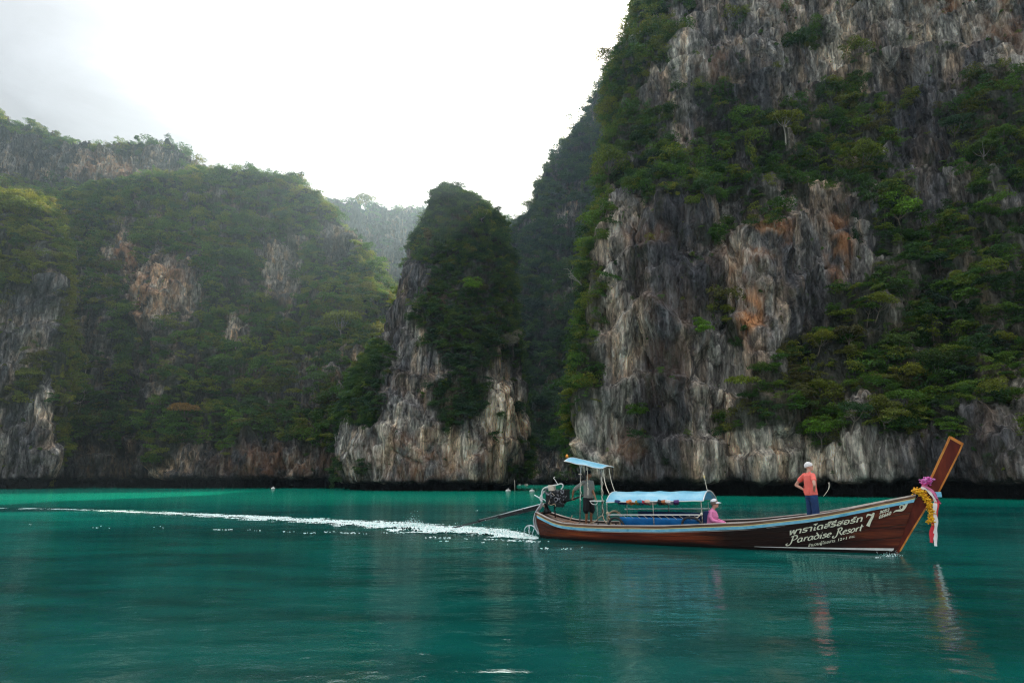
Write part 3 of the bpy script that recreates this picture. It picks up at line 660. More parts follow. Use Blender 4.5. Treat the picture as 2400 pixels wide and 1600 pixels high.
def ribbon(u, t0, t1, s, o0, o1, name, mat, parent=boat, smooth=True):         # a long plank: box section swept along the side
    n = len(u); A = [side(u, t0, s, o1), side(u, t1, s, o1), side(u, t1, s, o0), side(u, t0, s, o0)]
    V = np.stack(A, 1).reshape(-1, 3); F = [(i*4+j, i*4+(j+1) % 4, (i+1)*4+(j+1) % 4, (i+1)*4+j) for i in range(n-1) for j in range(4)] + [(3, 2, 1, 0), tuple(range(n*4-4, n*4))]
    return pym(name, V, F, mat, parent)
U = np.linspace(0, 1, 90)
V = np.concatenate([side(U[:, None], np.linspace(0, 1, 9)[None], -1, -.02)[:, ::-1], side(U[:, None], np.linspace(0, 1, 9)[None], 1, -.02)], 1)
pym('hull_shell', V.reshape(-1, 3), list(grid_faces(90, 18)) + [tuple(range(17, -1, -1))], DARKW, smooth=True)
edges_ = [0, .20, .38, .55, .70, .845]
for s in (-1, 1):
    for k in range(5):
        top = tz(U, .165)
        t0, t1 = top*(edges_[k]/.845)+.006, top*(edges_[k+1]/.845)-.006
        ribbon(U, t0, t1, s, -.012, .004+.004*((k*7) % 3), 'plank', HULLW)
    ribbon(U, tz(U, .162), tz(U, .088), s, -.01, .040, 'rub_rail', BLUE)['label'] = 'blue painted rub rail'
    ribbon(U, tz(U, .086), tz(U, .064), s, -.01, .030, 'cream_stripe', YEL)
    ribbon(U, tz(U, .063), tz(U, 0.0), s, -.01, .022, 'sheer_strake', BROWN)
    n = len(U); g0 = side(U, 1+0*U, s, .035); g1 = side(U, 1+0*U, s, -.085); up = np.array([0, 0, .022])
    Vv = np.stack([g0, g0+up, g1+up, g1], 1).reshape(-1, 3)
    pym('gunwale_cap', Vv, [(i*4+j, i*4+(j+1) % 4, (i+1)*4+(j+1) % 4, (i+1)*4+j) for i in range(n-1) for j in range(4)] + [(3, 2, 1, 0), tuple(range(n*4-4, n*4))], PALEW)
    # inner shelf and ribs
    g0 = side(U[4:74], tz(U[4:74], .05), s, -.03); g1 = g0 + np.array([0, -s*.03, -.14])
    Vv = np.stack([g0, g0+[0, -s*.03, 0], g1, g1+[0, s*.03, 0]], 1).reshape(-1, 3); n = 70
    pym('inner_stringer', Vv, [(i*4+j, i*4+(j+1) % 4, (i+1)*4+(j+1) % 4, (i+1)*4+j) for i in range(n-1) for j in range(4)] + [(3, 2, 1, 0), tuple(range(n*4-4, n*4))], PALEW)
    for k in range(14):
        u0 = .10+k*.055
        tt = np.linspace(.1, .93, 7); pp = side(np.full(7, u0), tt, s, -.05)
        pym('rib', *tube_data(pp, np.array([[.03, .035]]*7), 4), DARKW)
# transom and stern deck
q = [side(0, a, -1, .008) for a in np.linspace(0, 1, 6)] + [side(0, a, 1, .008) for a in np.linspace(1, 0, 6)]
pym('transom', [v for v in q] + [v-np.array([.05, 0, 0]) for v in q], [tuple(range(12)), tuple(range(23, 11, -1))] + [(i, i+12, (i+1) % 12+12, (i+1) % 12) for i in range(12)], HULLW)
for k in range(6):
    a, c_ = -1+k/3.+.01, -1+(k+1)/3.-.01; xs = np.linspace(-.1, 1.25, 8); z = zg(xs)-.05; h = half(xs)-.05
    V = np.concatenate([np.stack([xs, a*h, z], 1), np.stack([xs, c_*h, z], 1), np.stack([xs, c_*h, z-.03], 1), np.stack([xs, a*h, z-.03], 1)])
    pym('stern_deck_plank', V, [(i+j*8, i+1+j*8, i+1+((j+1) % 4)*8, i+((j+1) % 4)*8) for i in range(7) for j in range(4)] + [(0, 8, 16, 24), (31, 23, 15, 7)], BROWN if k % 2 else DARKW)
# fore deck planks
x0 = Lc(1975, 1192, 0)[0]
for k in range(5):
    a, c_ = -1+k*.4+.008, -1+(k+1)*.4-.008; xs = np.linspace(x0+.12*abs(k-2), 10.25, 14); z = zg(xs)+.0+.012*(k % 2); h = half(xs)-.04
    V = np.concatenate([np.stack([xs, a*h, z], 1), np.stack([xs, c_*h, z], 1), np.stack([xs, c_*h, z-.03], 1), np.stack([xs, a*h, z-.03], 1)])
    pym('fore_deck_plank', V, [(i+j*14, i+1+j*14, i+1+((j+1) % 4)*14, i+((j+1) % 4)*14) for i in range(13) for j in range(4)] + [(0, 14, 28, 42), (55, 41, 27, 13)], PALEW)
mb = MB(); hh = half(x0)-.06; mb.box((x0-.06, -hh, zg(x0)-.16), (x0+.02, hh, zg(x0)-.035)); mb.build('deck_beam', DARKW, boat)
# floor boards and thwarts
def halfz(x, z):                           # inner half breadth at a height
    uu, tt = np.meshgrid(np.linspace(0, 1, 160), np.linspace(0, 1, 60)); q_ = side(uu, tt, 1, -.04).reshape(-1, 3)
    return q_[np.argmin((q_[:, 0]-x)**2*.3+(q_[:, 2]-z)**2), 1]
for k in range(7):
    y0 = -.62+k*.18; MB().box((1.6, y0, .10), (8.0-.45*abs(k-3), y0+.165, .125)).build('floor_board', DARKW, boat)
for xt in (2.0, 5.6, 6.5, 7.35, 8.15):
    h = min(halfz(xt-.14, .36), halfz(xt+.14, .36))-.02; bevel(MB().box((xt-.14, -h, .36), (xt+.14, h, .395)).build('thwart', BROWN, boat), .006, 1)
# stem post: profile in the middle plane
fr_px = [(2100, 1304), (2110, 1291), (2140, 1240), (2172, 1188), (2199, 1156), (2225, 1106), (2249, 1058), (2257, 1039)]
af_px = [(2228, 1023), (2220, 1042), (2204, 1076), (2184, 1120), (2163, 1150), (2120, 1200), (2078, 1292), (2072, 1308)]
pr = [Lc(x, y, 0) for x, y in fr_px+af_px]; n = len(pr); hw = .075
V = [p+np.array([0, -hw, 0]) for p in pr] + [p+np.array([0, hw, 0]) for p in pr]
bevel(pym('stem_post', V, [tuple(range(n)), tuple(range(2*n-1, n-1, -1))] + [(i, i+n, (i+1) % n+n, (i+1) % n) for i in range(n)], STEMW), .006, 1)
def edge_trim(pts, w, name, mat, inward):
    mb = MB(); q = [Lc(x, y, 0) for x, y in pts]
    V = []
    for i, p in enumerate(q):
        t_ = (q[min(i+1, len(q)-1)]-q[max(i-1, 0)]); t_ /= np.linalg.norm(t_); nrm = np.array([-t_[2], 0, t_[0]])*inward
        for sgn in (1,):
            V += [p+np.array([0, -hw-.006, 0])-nrm*.008, p+np.array([0, -hw-.006, 0])+nrm*w, p+np.array([0, hw+.006, 0])+nrm*w, p+np.array([0, hw+.006, 0])-nrm*.008]
    m_ = len(q); pym(name, V, [(i*4+j, i*4+(j+1) % 4, (i+1)*4+(j+1) % 4, (i+1)*4+j) for i in range(m_-1) for j in range(4)] + [(3, 2, 1, 0), tuple(range(m_*4-4, m_*4))], mat)
edge_trim(fr_px[1:], .028, 'stem_trim', AMBER, 1)
edge_trim(af_px[:4][::-1], .035, 'stem_trim', AMBER, 1)
edge_trim([(2257, 1039), (2228, 1023)], .06, 'stem_cap', AMBER, 1)
MB().box(Lc(2192, 1162, 0)+[-.03, -.09, -.02], Lc(2200, 1154, 0)+[.05, .09, .02]).build('stem_collar', BLUE, boat)
# white waterline stripe at the bow and the batten by the stem
us = np.linspace(.66, .992, 40); zz = (us-.66)/.33
tb = (.3+.075)/(zg(XG0+(XG1-XG0)*us)+.3)
ribbon(us, tb, tb+(.008+.05*zz)/(zg(XG0+(XG1-XG0)*us)+.3), -1, .006, .022, 'waterline_stripe', WHITEP)

# ---- marks painted on the near side, found on the hull surface
_gu, _gt = np.meshgrid(np.linspace(.5, 1, 400), np.linspace(.3, 1, 120)); _gx, _gy = proj(toW(side(_gu, _gt, -1, .021)))
def on_hull(px, py, off=.021):
    i = np.argmin((_gx-px)**2+(_gy-py)**2); u, t_ = _gu.flat[i], _gt.flat[i]
    for _ in range(3):
        f = lambda a, b_: np.array(proj(toW(side(a, b_, -1, off))))
        p0 = f(u, t_); J = np.stack([(f(u+1e-3, t_)-p0)/1e-3, (f(u, t_+1e-3)-p0)/1e-3], 1)
        d = np.linalg.solve(J, np.array([px, py])-p0); u += d[0]; t_ += d[1]
    return side(u, t_, -1, off)
def decal(name, pts2, faces, mat=CREAM, **props):
    V = np.array([on_hull(x, y) for x, y in pts2]); n_ = len(V)
    me = bpy.data.meshes.new(name); me.from_pydata([tuple(v) for v in V], [], faces); me.materials.append(mat)
    return link(name, me, boat, **props)
def text2d(body, x0, y0, x1, y1, height, name, shear=.3, off=.01):      # baseline from (x0,y0) to (x1,y1), letters `height` px tall
    c_ = bpy.data.curves.new('t', 'FONT'); c_.body = body; c_.size = 1; c_.offset = off; c_.resolution_u = 3
    o = bpy.data.objects.new('t', c_); COL.objects.link(o); dg = bpy.context.evaluated_depsgraph_get(); dg.update()
    me = bpy.data.meshes.new_from_object(o.evaluated_get(dg)); v = np.array([w.co[:2] for w in me.vertices]); f = [tuple(p.vertices) for p in me.polygons]
    bpy.data.objects.remove(o); bpy.data.meshes.remove(me)
    L_ = math.hypot(x1-x0, y1-y0); d = np.array([(x1-x0)/L_, (y1-y0)/L_]); w = v[:, 0].max()-v[:, 0].min(); xx = (v[:, 0]-v[:, 0].min())/w*L_; yy = v[:, 1]/.7*height
    xx = xx+yy*shear; pts = np.stack([x0+d[0]*xx, y0+d[1]*xx-yy], 1)
    return decal(name, pts, f)
def strokes(items, name, mat=CREAM):      # each: list of (x, y, width) in pixels; broad-nib
    P2, F = [], []
    for s in items:
        s = np.array(s, float); s = smoothpath(s, 5); T = np.gradient(s[:, :2], axis=0); T /= np.linalg.norm(T, axis=1)[:, None]+1e-9
        Nn = np.stack([-T[:, 1], T[:, 0]], 1); o = len(P2)
        for p, n_ in zip(s, Nn): P2 += [p[:2]+n_*p[2]/2, p[:2]-n_*p[2]/2]
        F += [(o+2*i, o+2*i+1, o+2*i+3, o+2*i+2) for i in range(len(s)-1)]
    return decal(name, P2, F, mat)
GL = {'a': (1.05, [[(.80, .85), (.45, 1.0), (.10, .60), (.15, .1), (.5, .0), (.78, .35)], [(.84, 1.0), (.76, .3), (.95, .02)]]),
      'r': (.85, [[(.18, 1.0), (.26, .8), (.2, 0)], [(.24, .55), (.5, .95), (.80, .92)]]),
      'd': (1.05, [[(.30, 1.75), (.55, 1.3), (.88, .8), (.85, .25), (.5, 0), (.14, .2), (.10, .6), (.4, .95), (.75, .85)]]),
      'i': (.5, [[(.22, 1.0), (.26, .5), (.2, .1), (.4, 0)], [(.30, 1.45), (.36, 1.38)]]),
      's': (.8, [[(.72, .92), (.4, 1.0), (.2, .75), (.5, .5), (.68, .25), (.4, 0), (.0, .05)]]),
      'e': (.9, [[(.25, .5), (.65, .62), (.7, .9), (.45, 1.0), (.12, .6), (.15, .15), (.45, 0), (.8, .15)]]),
      'o': (1.0, [[(.45, 1.0), (.1, .6), (.15, .1), (.5, 0), (.85, .4), (.8, .85), (.45, 1.0)]]),
      't': (.75, [[(.35, 1.6), (.30, .6), (.28, .1), (.55, 0)], [(.05, 1.0), (.40, 1.0), (.75, 1.08)]]),
      'P': (1.45, [[(.50, 1.85), (.45, 1.0), (.38, .1), (.1, -.45), (-.35, -.40), (-.45, -.05), (-.2, .05)], [(.1, 1.7), (.6, 1.9), (1.15, 1.75), (1.25, 1.2), (.9, .8), (.45, .8)]]),
      'R': (1.55, [[(.50, 1.85), (.45, 1.0), (.38, .1), (.1, -.45), (-.35, -.40), (-.45, -.05), (-.2, .05)], [(.1, 1.7), (.6, 1.9), (1.1, 1.75), (1.15, 1.25), (.8, .95), (.5, .95)], [(.75, .95), (1.05, .4), (1.4, .0), (1.6, .1)]])}
def script_text(word, x0, y0, x1, y1, xh, name):
    adv = sum(GL[ch][0] for ch in word); L_ = math.hypot(x1-x0, y1-y0); sx_ = L_/adv; d = np.array([(x1-x0)/L_, (y1-y0)/L_]); pen = 0; its = []
    for ch in word:
        for st_ in GL[ch][1]:
            q = smoothpath(np.array(st_, float), 5) if len(st_) > 2 else np.array(st_, float); out_ = []
            T = np.gradient(q, axis=0); 
            for (gx, gy), tt in zip(q, T):
                a = math.atan2(tt[1], tt[0]); w = xh*(.13+.24*abs(math.sin(a-math.radians(25))))
                X = pen*sx_ + gx*sx_ + gy*xh*.28; out_.append((x0+d[0]*X, y0+d[1]*X-gy*xh, w))
            its.append(out_[::2] if len(out_) > 6 else out_)
        pen += GL[ch][0]
    strokes(its, name)
text2d('พาราไดส์รีสอร์ท', 1848, 1253.5, 2020, 1221, 12.5, 'thai_lettering', .32, .022)
script_text('Paradise', 1849, 1273, 1948, 1256.5, 8.6, 'script_lettering'); script_text('Resort', 1957, 1255, 2021, 1242, 8.6, 'script_lettering')
text2d('จำนวนผู้โดยสาร', 1893.5, 1281, 1957, 1269, 6.2, 'thai_lettering', .2, .014); text2d('12+1', 1964, 1267.3, 1984, 1263, 6, 'number_lettering', .2, .02); text2d('คน.', 1990, 1261, 2004, 1258, 5.5, 'thai_lettering', .2, .02)
text2d('3052', 2061, 1204, 2084, 1196.5, 6.8, 'number_lettering', .3, .03); text2d('05660', 2059, 1215.5, 2088, 1205, 7.4, 'number_lettering', .3, .03)
strokes([[(2030.5, 1211.5, 1), (2033.5, 1206.2, 4.2), (2038, 1205.6, 4), (2043, 1206.3, 4), (2048, 1202, 4)], [(2048.2, 1201, 4), (2045, 1210, 5.5), (2039.5, 1220, 6.3), (2034, 1232.5, 8.5)]], 'number_lettering')
k_ = lambda *a: [(1980+x/13.07, 1150+y/13.07, w/13.07) for x, y, w in a]
strokes([k_((1480, 665, 6), (1560, 610, 45), (1660, 595, 62), (1760, 575, 75), (1830, 500, 80), (1880, 420, 70), (1925, 340, 60)), k_((1800, 500, 60), (1800, 450, 45), (1745, 435, 30), (1690, 465, 28), (1690, 510, 30), (1715, 520, 20))], 'scroll_ornament')

# ------------------------------------------------------------------ canopy over the benches
za, zr = Lc(1420, 1176, -.86), Lc(1441, 1151, 0); ze = Lc(1648, 1173, -.86); zf = Lc(1661, 1149, 0)
def roofp(a, s_):                          # a 0..1 along, s -1..1 across
    x = za[0]+(ze[0]-za[0])*a + (1-s_*s_)*((zr[0]-za[0])*(1-a)+(zf[0]-ze[0])*a)*.9*(s_ < 0) + (s_ >= 0)*((zr[0]-za[0])*(1-a)+(zf[0]-ze[0])*a)*.9*(1-s_*s_)
    zl = za[2]+(ze[2]-za[2])*a; zh = zr[2]+(zf[2]-zr[2])*a
    return np.array([x, .86*s_, zl+(zh-zl)*(1-abs(s_)**2.2)])
nA, nS = 50, 26; V = []
for i in range(nA):
    for j in range(nS):
        a, s_ = i/(nA-1), -1+2*j/(nS-1); p = roofp(a, s_)
        sag = -.018*abs(math.sin(a*math.pi*4))*(1-abs(s_)**4) + .010*float(perlin(np.array([a*9, s_*2.5, 1.3]), 3)); V.append(p+np.array([0, 0, sag]))
F = [tuple(f) for f in grid_faces(nA, nS)]; nv = len(V); V2 = [v-np.array([0, 0, .012]) for v in V]
rim = [(i, 0) for i in range(nA)] + [(nA-1, j) for j in range(nS)] + [(i, nS-1) for i in range(nA-1, -1, -1)] + [(0, j) for j in range(nS-1, -1, -1)]
ri = [i*nS+j for i, j in rim]; F += [tuple(i+nv for i in f[::-1]) for f in F] + [(ri[k], ri[k+1], ri[k+1]+nv, ri[k]+nv) for k in range(len(ri)-1) if ri[k] != ri[k+1]]
can = pym('canopy', V+V2, F, TARP, boat, True)
MB().tube([V[k]-np.array([0, 0, .006]) for k in dict.fromkeys(ri)], .016, 6).build('white_piping', PIPEW, can, True)
for a in (.02, .34, .66, .98): MB().tube([roofp(a, s_)-np.array([0, 0, .03]) for s_ in np.linspace(-1, 1, 15)], .013, 6).build('roof_hoop', STEEL, boat, True)
for px in (1422, 1530, 1643):
    a = (Lc(px, 1176, -.86)[0]-za[0])/(ze[0]-za[0]); p = roofp(np.clip(a, .01, .99), -1); MB().tube([[p[0], -.86, p[2]], [p[0]+.02, -.9, zg(p[0])-.1]], .014, 6).build('canopy_post', RUSTP, boat, True)
for px in (1469, 1567, 1660):
    q = Lc(px, 1185, .86); MB().tube([[q[0], .86, za[2]], [q[0], .9, zg(q[0])-.1]], .014, 6).build('canopy_post', RUSTP, boat, True)
MB().tube([Lc(1426, 1206, -.9), Lc(1646, 1206, -.9)], .017, 8).build('side_rail', PIPEW, boat, True)
MB().tube([Lc(1464, 1192.5, .88), Lc(1664, 1191.5, .88)], .016, 8).build('side_rail', PIPEW, boat, True)
def cloth(a, b_, dz0, dz1, y0, y1, name, mat, parent=boat, n=60, fold=.035, seed=0):
    V = []; m_ = 9
    for i in range(n):
        x = a+(b_-a)*i/(n-1)
        for j in range(m_):
            v_ = j/(m_-1); yy = y0+(y1-y0)*v_ + fold*v_*(math.sin(i*.55+2.2*v_)+.6*float(perlin(np.array([i*.23, v_*2, seed+.5]))))
            V.append((x+.10*v_*math.sin(i*.2), yy, dz0+(dz1-dz0)*v_))
    f = [tuple(q) for q in grid_faces(n, m_)]; k = len(V); V += [(x, y+.006, z) for x, y, z in V]
    rr = [i*m_ for i in range(n)]+[(n-1)*m_+j for j in range(m_)]+[i*m_+m_-1 for i in range(n-1, -1, -1)]+[j for j in range(m_-1, -1, -1)]
    f2 = f+[tuple(i+k for i in q[::-1]) for q in f]+[(rr[i], rr[i+1], rr[i+1]+k, rr[i]+k) for i in range(len(rr)-1) if rr[i] != rr[i+1]]
    return pym(name, V, f2, mat, parent, True)
A0, A1 = Lc(1452, 1210, -.86), Lc(1640, 1210, -.86); cloth(A0[0], A1[0], A0[2], A0[2]-.5, -.86, -.66, 'side_curtain', TARPD)
B0, B1 = Lc(1495, 1197, .84), Lc(1655, 1196, .84); cloth(B0[0], B1[0], B0[2], B0[2]-.4, .84, .8, 'side_curtain', NAVY, seed=4)['label'] = 'dark navy far side curtain'
for k in range(11):
    x = A0[0]+(A1[0]-A0[0])*(k+.5)/11; z = A0[2]; MB().tube([[x-.03, -.9, z+.07], [x+.03, -.88, z+.03], [x+.1, -.865, z-.03]], .006, 5).build('curtain_lacing', ROPEW, boat)
MB().box(Lc(1650, 1198, -.5)+[-.02, 0, -.5], Lc(1664, 1198, -.5)+[.0, .9, 0]).build('end_curtain', NAVY, boat)
# whip aerial with a yellow tag
q0, q1 = Lc(1658, 1150, -.1), Lc(1648, 1106, -.1); MB().tube([q0, q0+(q1-q0)*.5, q1], .009, 6).build('whip_pole', ROPEW, boat); qm = q0+(q1-q0)*.68
MB().tube([qm, qm+(q1-q0)*.14], .022, 6).build('yellow_tag', YEL, boat)

# ------------------------------------------------------------------ sunshade over the helmsman
c4 = [Lc(1322, 1080, -.5), Lc(1411, 1098, -.5), Lc(1438, 1093.5, .5), Lc(1347, 1074.5, .5)]
c4[3][2] += .03
V = []; nA = 24; nS = 8
for i in range(nA):
    for j in range(nS):
        a, s_ = i/(nA-1), j/(nS-1); p = (c4[0]*(1-a)+c4[1]*a)*(1-s_)+(c4[3]*(1-a)+c4[2]*a)*s_
        V.append(p+np.array([0, 0, .05*math.sin(math.pi*s_)+.010*math.sin(a*14)*(1-s_)]))
F = [tuple(f) for f in grid_faces(nA, nS)]; nv = len(V); V2 = [v-np.array([0, 0, .012]) for v in V]
ri = [i*nS for i in range(nA)]+[(nA-1)*nS+j for j in range(1, nS)]+[i*nS+nS-1 for i in range(nA-2, -1, -1)]+[j for j in range(nS-2, -1, -1)]
F += [tuple(i+nv for i in f[::-1]) for f in F]+[(ri[k], ri[k+1], ri[k+1]+nv, ri[k]+nv) for k in range(len(ri)-1)]
aw = pym('helm_sunshade', V+V2, F, TARP, boat, True)
MB().tube([V[k]-np.array([0, 0, .006]) for k in ri], .014, 6).build('white_piping', PIPEW, aw, True)
def post(px0, py0, px1, py1, y, r, mat, name='sunshade_post'): MB().tube([Lc(px0, py0, y), Lc(px1, py1, y)], r, 8).build(name, mat, boat, True)
post(1361, 1108, 1359, 1228, -.35, .020, RUSTP); post(1408.5, 1098, 1413.5, 1216, -.1, .030, RUSTP)
post(1372, 1084, 1372, 1200, .5, .02, BLACKM); post(1436, 1094, 1434, 1170, .5, .012, BLACKM)
MB().tube([Lc(1361, 1110, -.35), Lc(1362, 1094, -.35), Lc(1366, 1090, -.35), Lc(1376, 1089, -.35)], .016, 6, sm=4).build('shade_bracket', STEEL, boat, True)
MB().tube([Lc(1403, 1097, -.35), Lc(1409, 1110, -.2)], .014, 6).build('shade_bracket', STEEL, boat)
MB().box(Lc(1356, 1112, -.38), Lc(1364, 1109, -.30)).build('pole_clamp', TANM, boat)
q = Lc(1329, 1077, 0); mb = MB(); mb.tube([q, q+[0, 0, .07]], .035, 10); bc = mb.build('beacon_base', BLACKM, boat, True)
mb = MB(); mb.tube([q+[0, 0, .07], q+[0, 0, .13], q+[0, 0, .165], q+[0, 0, .18]], [.048, .045, .032, .01], 12); mb.build('beacon_lens', ORANGEL, bc, True)
# white tray seat beside the helmsman
q = Lc(1400, 1173, -.15); mb = MB(); mb.box(q+[-.20, -.15, -.02], q+[.18, .15, .012]); tr_ = bevel(mb.build('helm_tray', WHITEP, boat), .008)
MB().tube([q+[-.18, -.13, -.03], q+[-.12, -.13, -.09], q+[0, -.12, -.11], q+[.06, -.12, -.04]], .012, 6, sm=4).build('tray_bracket', WHITEP, tr_, True)
MB().tube([q+[.02, -.1, -.02], q+[.04, -.1, -.68]], .013, 6).build('tray_leg', RUSTP, tr_, True)

# ------------------------------------------------------------------ engine and tail
E_ = lambda x, y, yl=0.: Lc(x, y, yl)
eng = empty('engine'); eng.parent = boat
a, b_ = E_(1284, 1152), E_(1322, 1180)
def ebox(x0, y0, x1, y1, ya, yb, name, mat, w=.012): 
    p, q = E_(x0, y0), E_(x1, y1); p[1], q[1] = ya, yb; return bevel(MB().box(p, q).build(name, mat, eng), w)
ebox(1284, 1152, 1321, 1181, -.17, .17, 'engine_block', BLACKM)
ebox(1316, 1147, 1330, 1173, -.20, .2, 'radiator', BLACKM); ebox(1290, 1147, 1318, 1153, -.13, .13, 'cylinder_head', GREYM)
ebox(1292.5, 1136, 1305, 1149.5, -.24, -.08, 'air_cleaner', TANM)
ebox(1302, 1177, 1320, 1188, -.09, .09, 'gearbox', BLACKM); ebox(1270, 1178, 1306, 1184, -.08, .08, 'engine_bed', BLACKM)
mb = MB(); mb.torus(E_(1285, 1151, -.2), (0, 1, 0), .10, .032, 22, 8); mb.build('belt_wheel', GREYM, eng, True)
for x, y, R1, r1 in ((1318, 1152, .05, .022), (1303, 1170, .06, .018)): mb = MB(); mb.torus(E_(x, y, -.21), (0, 1, 0), R1, r1, 16, 7); mb.build('pulley', GREYM, eng, True)
mb = MB(); rr_ = np.random.RandomState(4)
for k in range(26):
    x, y = rr_.uniform(1286, 1326), rr_.uniform(1150, 1180); c_ = E_(x, y, -.18-rr_.rand()*.05); mb.tube([c_, c_+rr_.normal(size=3)*[.05, .01, .05]], rr_.uniform(.010, .022), 6)
for k in range(6): c_ = E_(1307+k*.9, 1153+k*4.6, -.20); mb.ball(c_, .022, 7, 5)
mb.build('engine_fittings', GREYM, eng, True, kind='stuff')
pipe = lambda pts, y, r, name, mat: MB().tube([E_(x, yy, y) for x, yy in pts], r, 8, sm=5).build(name, mat, eng, True)
pipe([(1315, 1146), (1319, 1141), (1319, 1135), (1313, 1133.5), (1305, 1136), (1292, 1138), (1276, 1143), (1270.5, 1150), (1270, 1160), (1271, 1171)], -.22, .022, 'water_pipe', PIPEW)
pipe([(1276, 1150), (1270, 1158), (1266, 1166), (1268, 1174)], -.16, .026, 'water_pipe', PIPEW)
pipe([(1271, 1172), (1266, 1184), (1256, 1200), (1251.5, 1216), (1253, 1232), (1259, 1243), (1266, 1249)], -.26, .032, 'exhaust_hose', STEEL)
pipe([(1274, 1180), (1268, 1188), (1260, 1201), (1256, 1216), (1257, 1230), (1262, 1240), (1267, 1246)], -.20, .030, 'exhaust_hose', STEEL)
pipe([(1307, 1134), (1301, 1124), (1297.5, 1119.5), (1301, 1117)], 0, .012, 'lifting_hook', PIPEW)
pipe([(1252, 1159.5), (1266, 1167), (1275, 1170), (1280, 1175)], -.1, .020, 'control_arm', STEEL)
pipe([(1293, 1154), (1300, 1161)], -.25, .008, 'cable', TANM); pipe([(1288, 1172), (1286, 1180), (1292, 1183), (1300, 1180), (1302, 1186)], -.2, .010, 'cable', ROPE)
mb = MB()
for k in range(7): mb.torus(E_(1271+k*.4, 1178+k*1.3, -.14), (.5, .2, 1), .05, .010, 12, 5)
mb.build('rope_lashing', ROPE, eng, True)
mb = MB(); p, q = E_(1300, 1186), E_(1301.5, 1213); mb.tube([p, q], .022, 8); mb.build('support_leg', BLACKM, eng, True)
p, q = E_(1279, 1183), E_(1283, 1203); mb = MB(); mb.tube([p, (p+q)/2, q], [.05, .09, .16], 10); mb.build('swivel_mount', BLACKM, eng, True)
# tail shaft: from the engine bed down into the wake
r = ray(1046, 1240.5); wt = np.array([0, 0, H])+r*((H+.05)/-r[2]); d = wt[:2]-SB; tailp = np.array([d@HB, d@PB, wt[2]]); pe = E_(1277, 1182)
u_ = (tailp-pe); 
MB().tube([pe, tailp], .032, 10).build('tail_shaft', BLACKM, eng, True)
MB().tube([pe+[0, -.03, .045], pe+u_*.62+[0, -.03, .045]], .017, 8).build('cooling_pipe', STEEL, eng, True)
mb = MB(); M0, M1 = pe+u_*.06, pe+u_*.44
mb.add(([M0+[0, -.02, 0], M0+[0, .02, 0], M0+[0, .02, -.11], M0+[0, -.02, -.11], M1+[0, -.02, 0], M1+[0, .02, 0], M1+[0, .02, -.08], M1+[0, -.02, -.08]], [(0, 1, 2, 3), (7, 6, 5, 4), (0, 4, 5, 1), (1, 5, 6, 2), (2, 6, 7, 3), (3, 7, 4, 0)])); mb.build('shaft_brace', BLACKM, eng)
for fr2 in (.18, .42, .62): c_ = pe+u_*fr2; MB().tube([c_, c_+u_*.012], .062, 10).build('shaft_clamp', BLACKM, eng, True)
mb = MB(); ax = u_/np.linalg.norm(u_); s1 = np.cross(ax, [0, 0, 1]); s1 /= np.linalg.norm(s1); s2 = np.cross(ax, s1)
for k in range(3):
    a = k*2.094; e1 = s1*math.cos(a)+s2*math.sin(a); e2 = -s1*math.sin(a)+s2*math.cos(a); c_ = tailp
    mb.add(([c_, c_+e1*.08+e2*.05+ax*.02, c_+e1*.17+e2*.02, c_+e1*.15-e2*.05-ax*.02, c_+e1*.05-e2*.04-ax*.02] + [c_+ax*.01, c_+e1*.08+e2*.05+ax*.03, c_+e1*.17+e2*.02+ax*.01, c_+e1*.15-e2*.05-ax*.01, c_+e1*.05-e2*.04-ax*.01], [(0, 1, 2, 3, 4), (9, 8, 7, 6, 5)]+[(i, i+5, (i+1) % 5+5, (i+1) % 5) for i in range(5)]))
mb.build('propeller', STEEL, eng)
th = [E_(1304, 1181), E_(1325, 1175), E_(1345, 1168.5), E_(1360, 1163.5), E_(1376, 1158)]
MB().tube(th, [.034, .03, .028, .024, .022], 8).build('tiller', BLACKM, eng, True); MB().tube([E_(1352, 1166.4), E_(1377, 1157.6)], .029, 8).build('tiller_grip', RUBBER, eng, True)
# boarding step at the stern
mb = MB()
for y in (-.35, .1):
    mb.tube([E_(1262, 1252, y), E_(1255, 1238, y), E_(1246, 1231, y), E_(1236, 1232, y), E_(1229.5, 1240, y), E_(1228.5, 1259, y)], .018, 8, sm=5)
mb.tube([E_(1236, 1232, -.35), E_(1236, 1232, .1)], .018, 8); mb.tube([E_(1246, 1231, -.35), E_(1246, 1231, .1)], .018, 8); mb.tube([E_(1240, 1232, -.1), E_(1241, 1256, -.1)], .020, 8); mb.tube([E_(1252, 1238, -.35), E_(1245, 1258, -.35)], .014, 6)
mb.build('boarding_step', STEEL, boat, True)
print('boat ok')

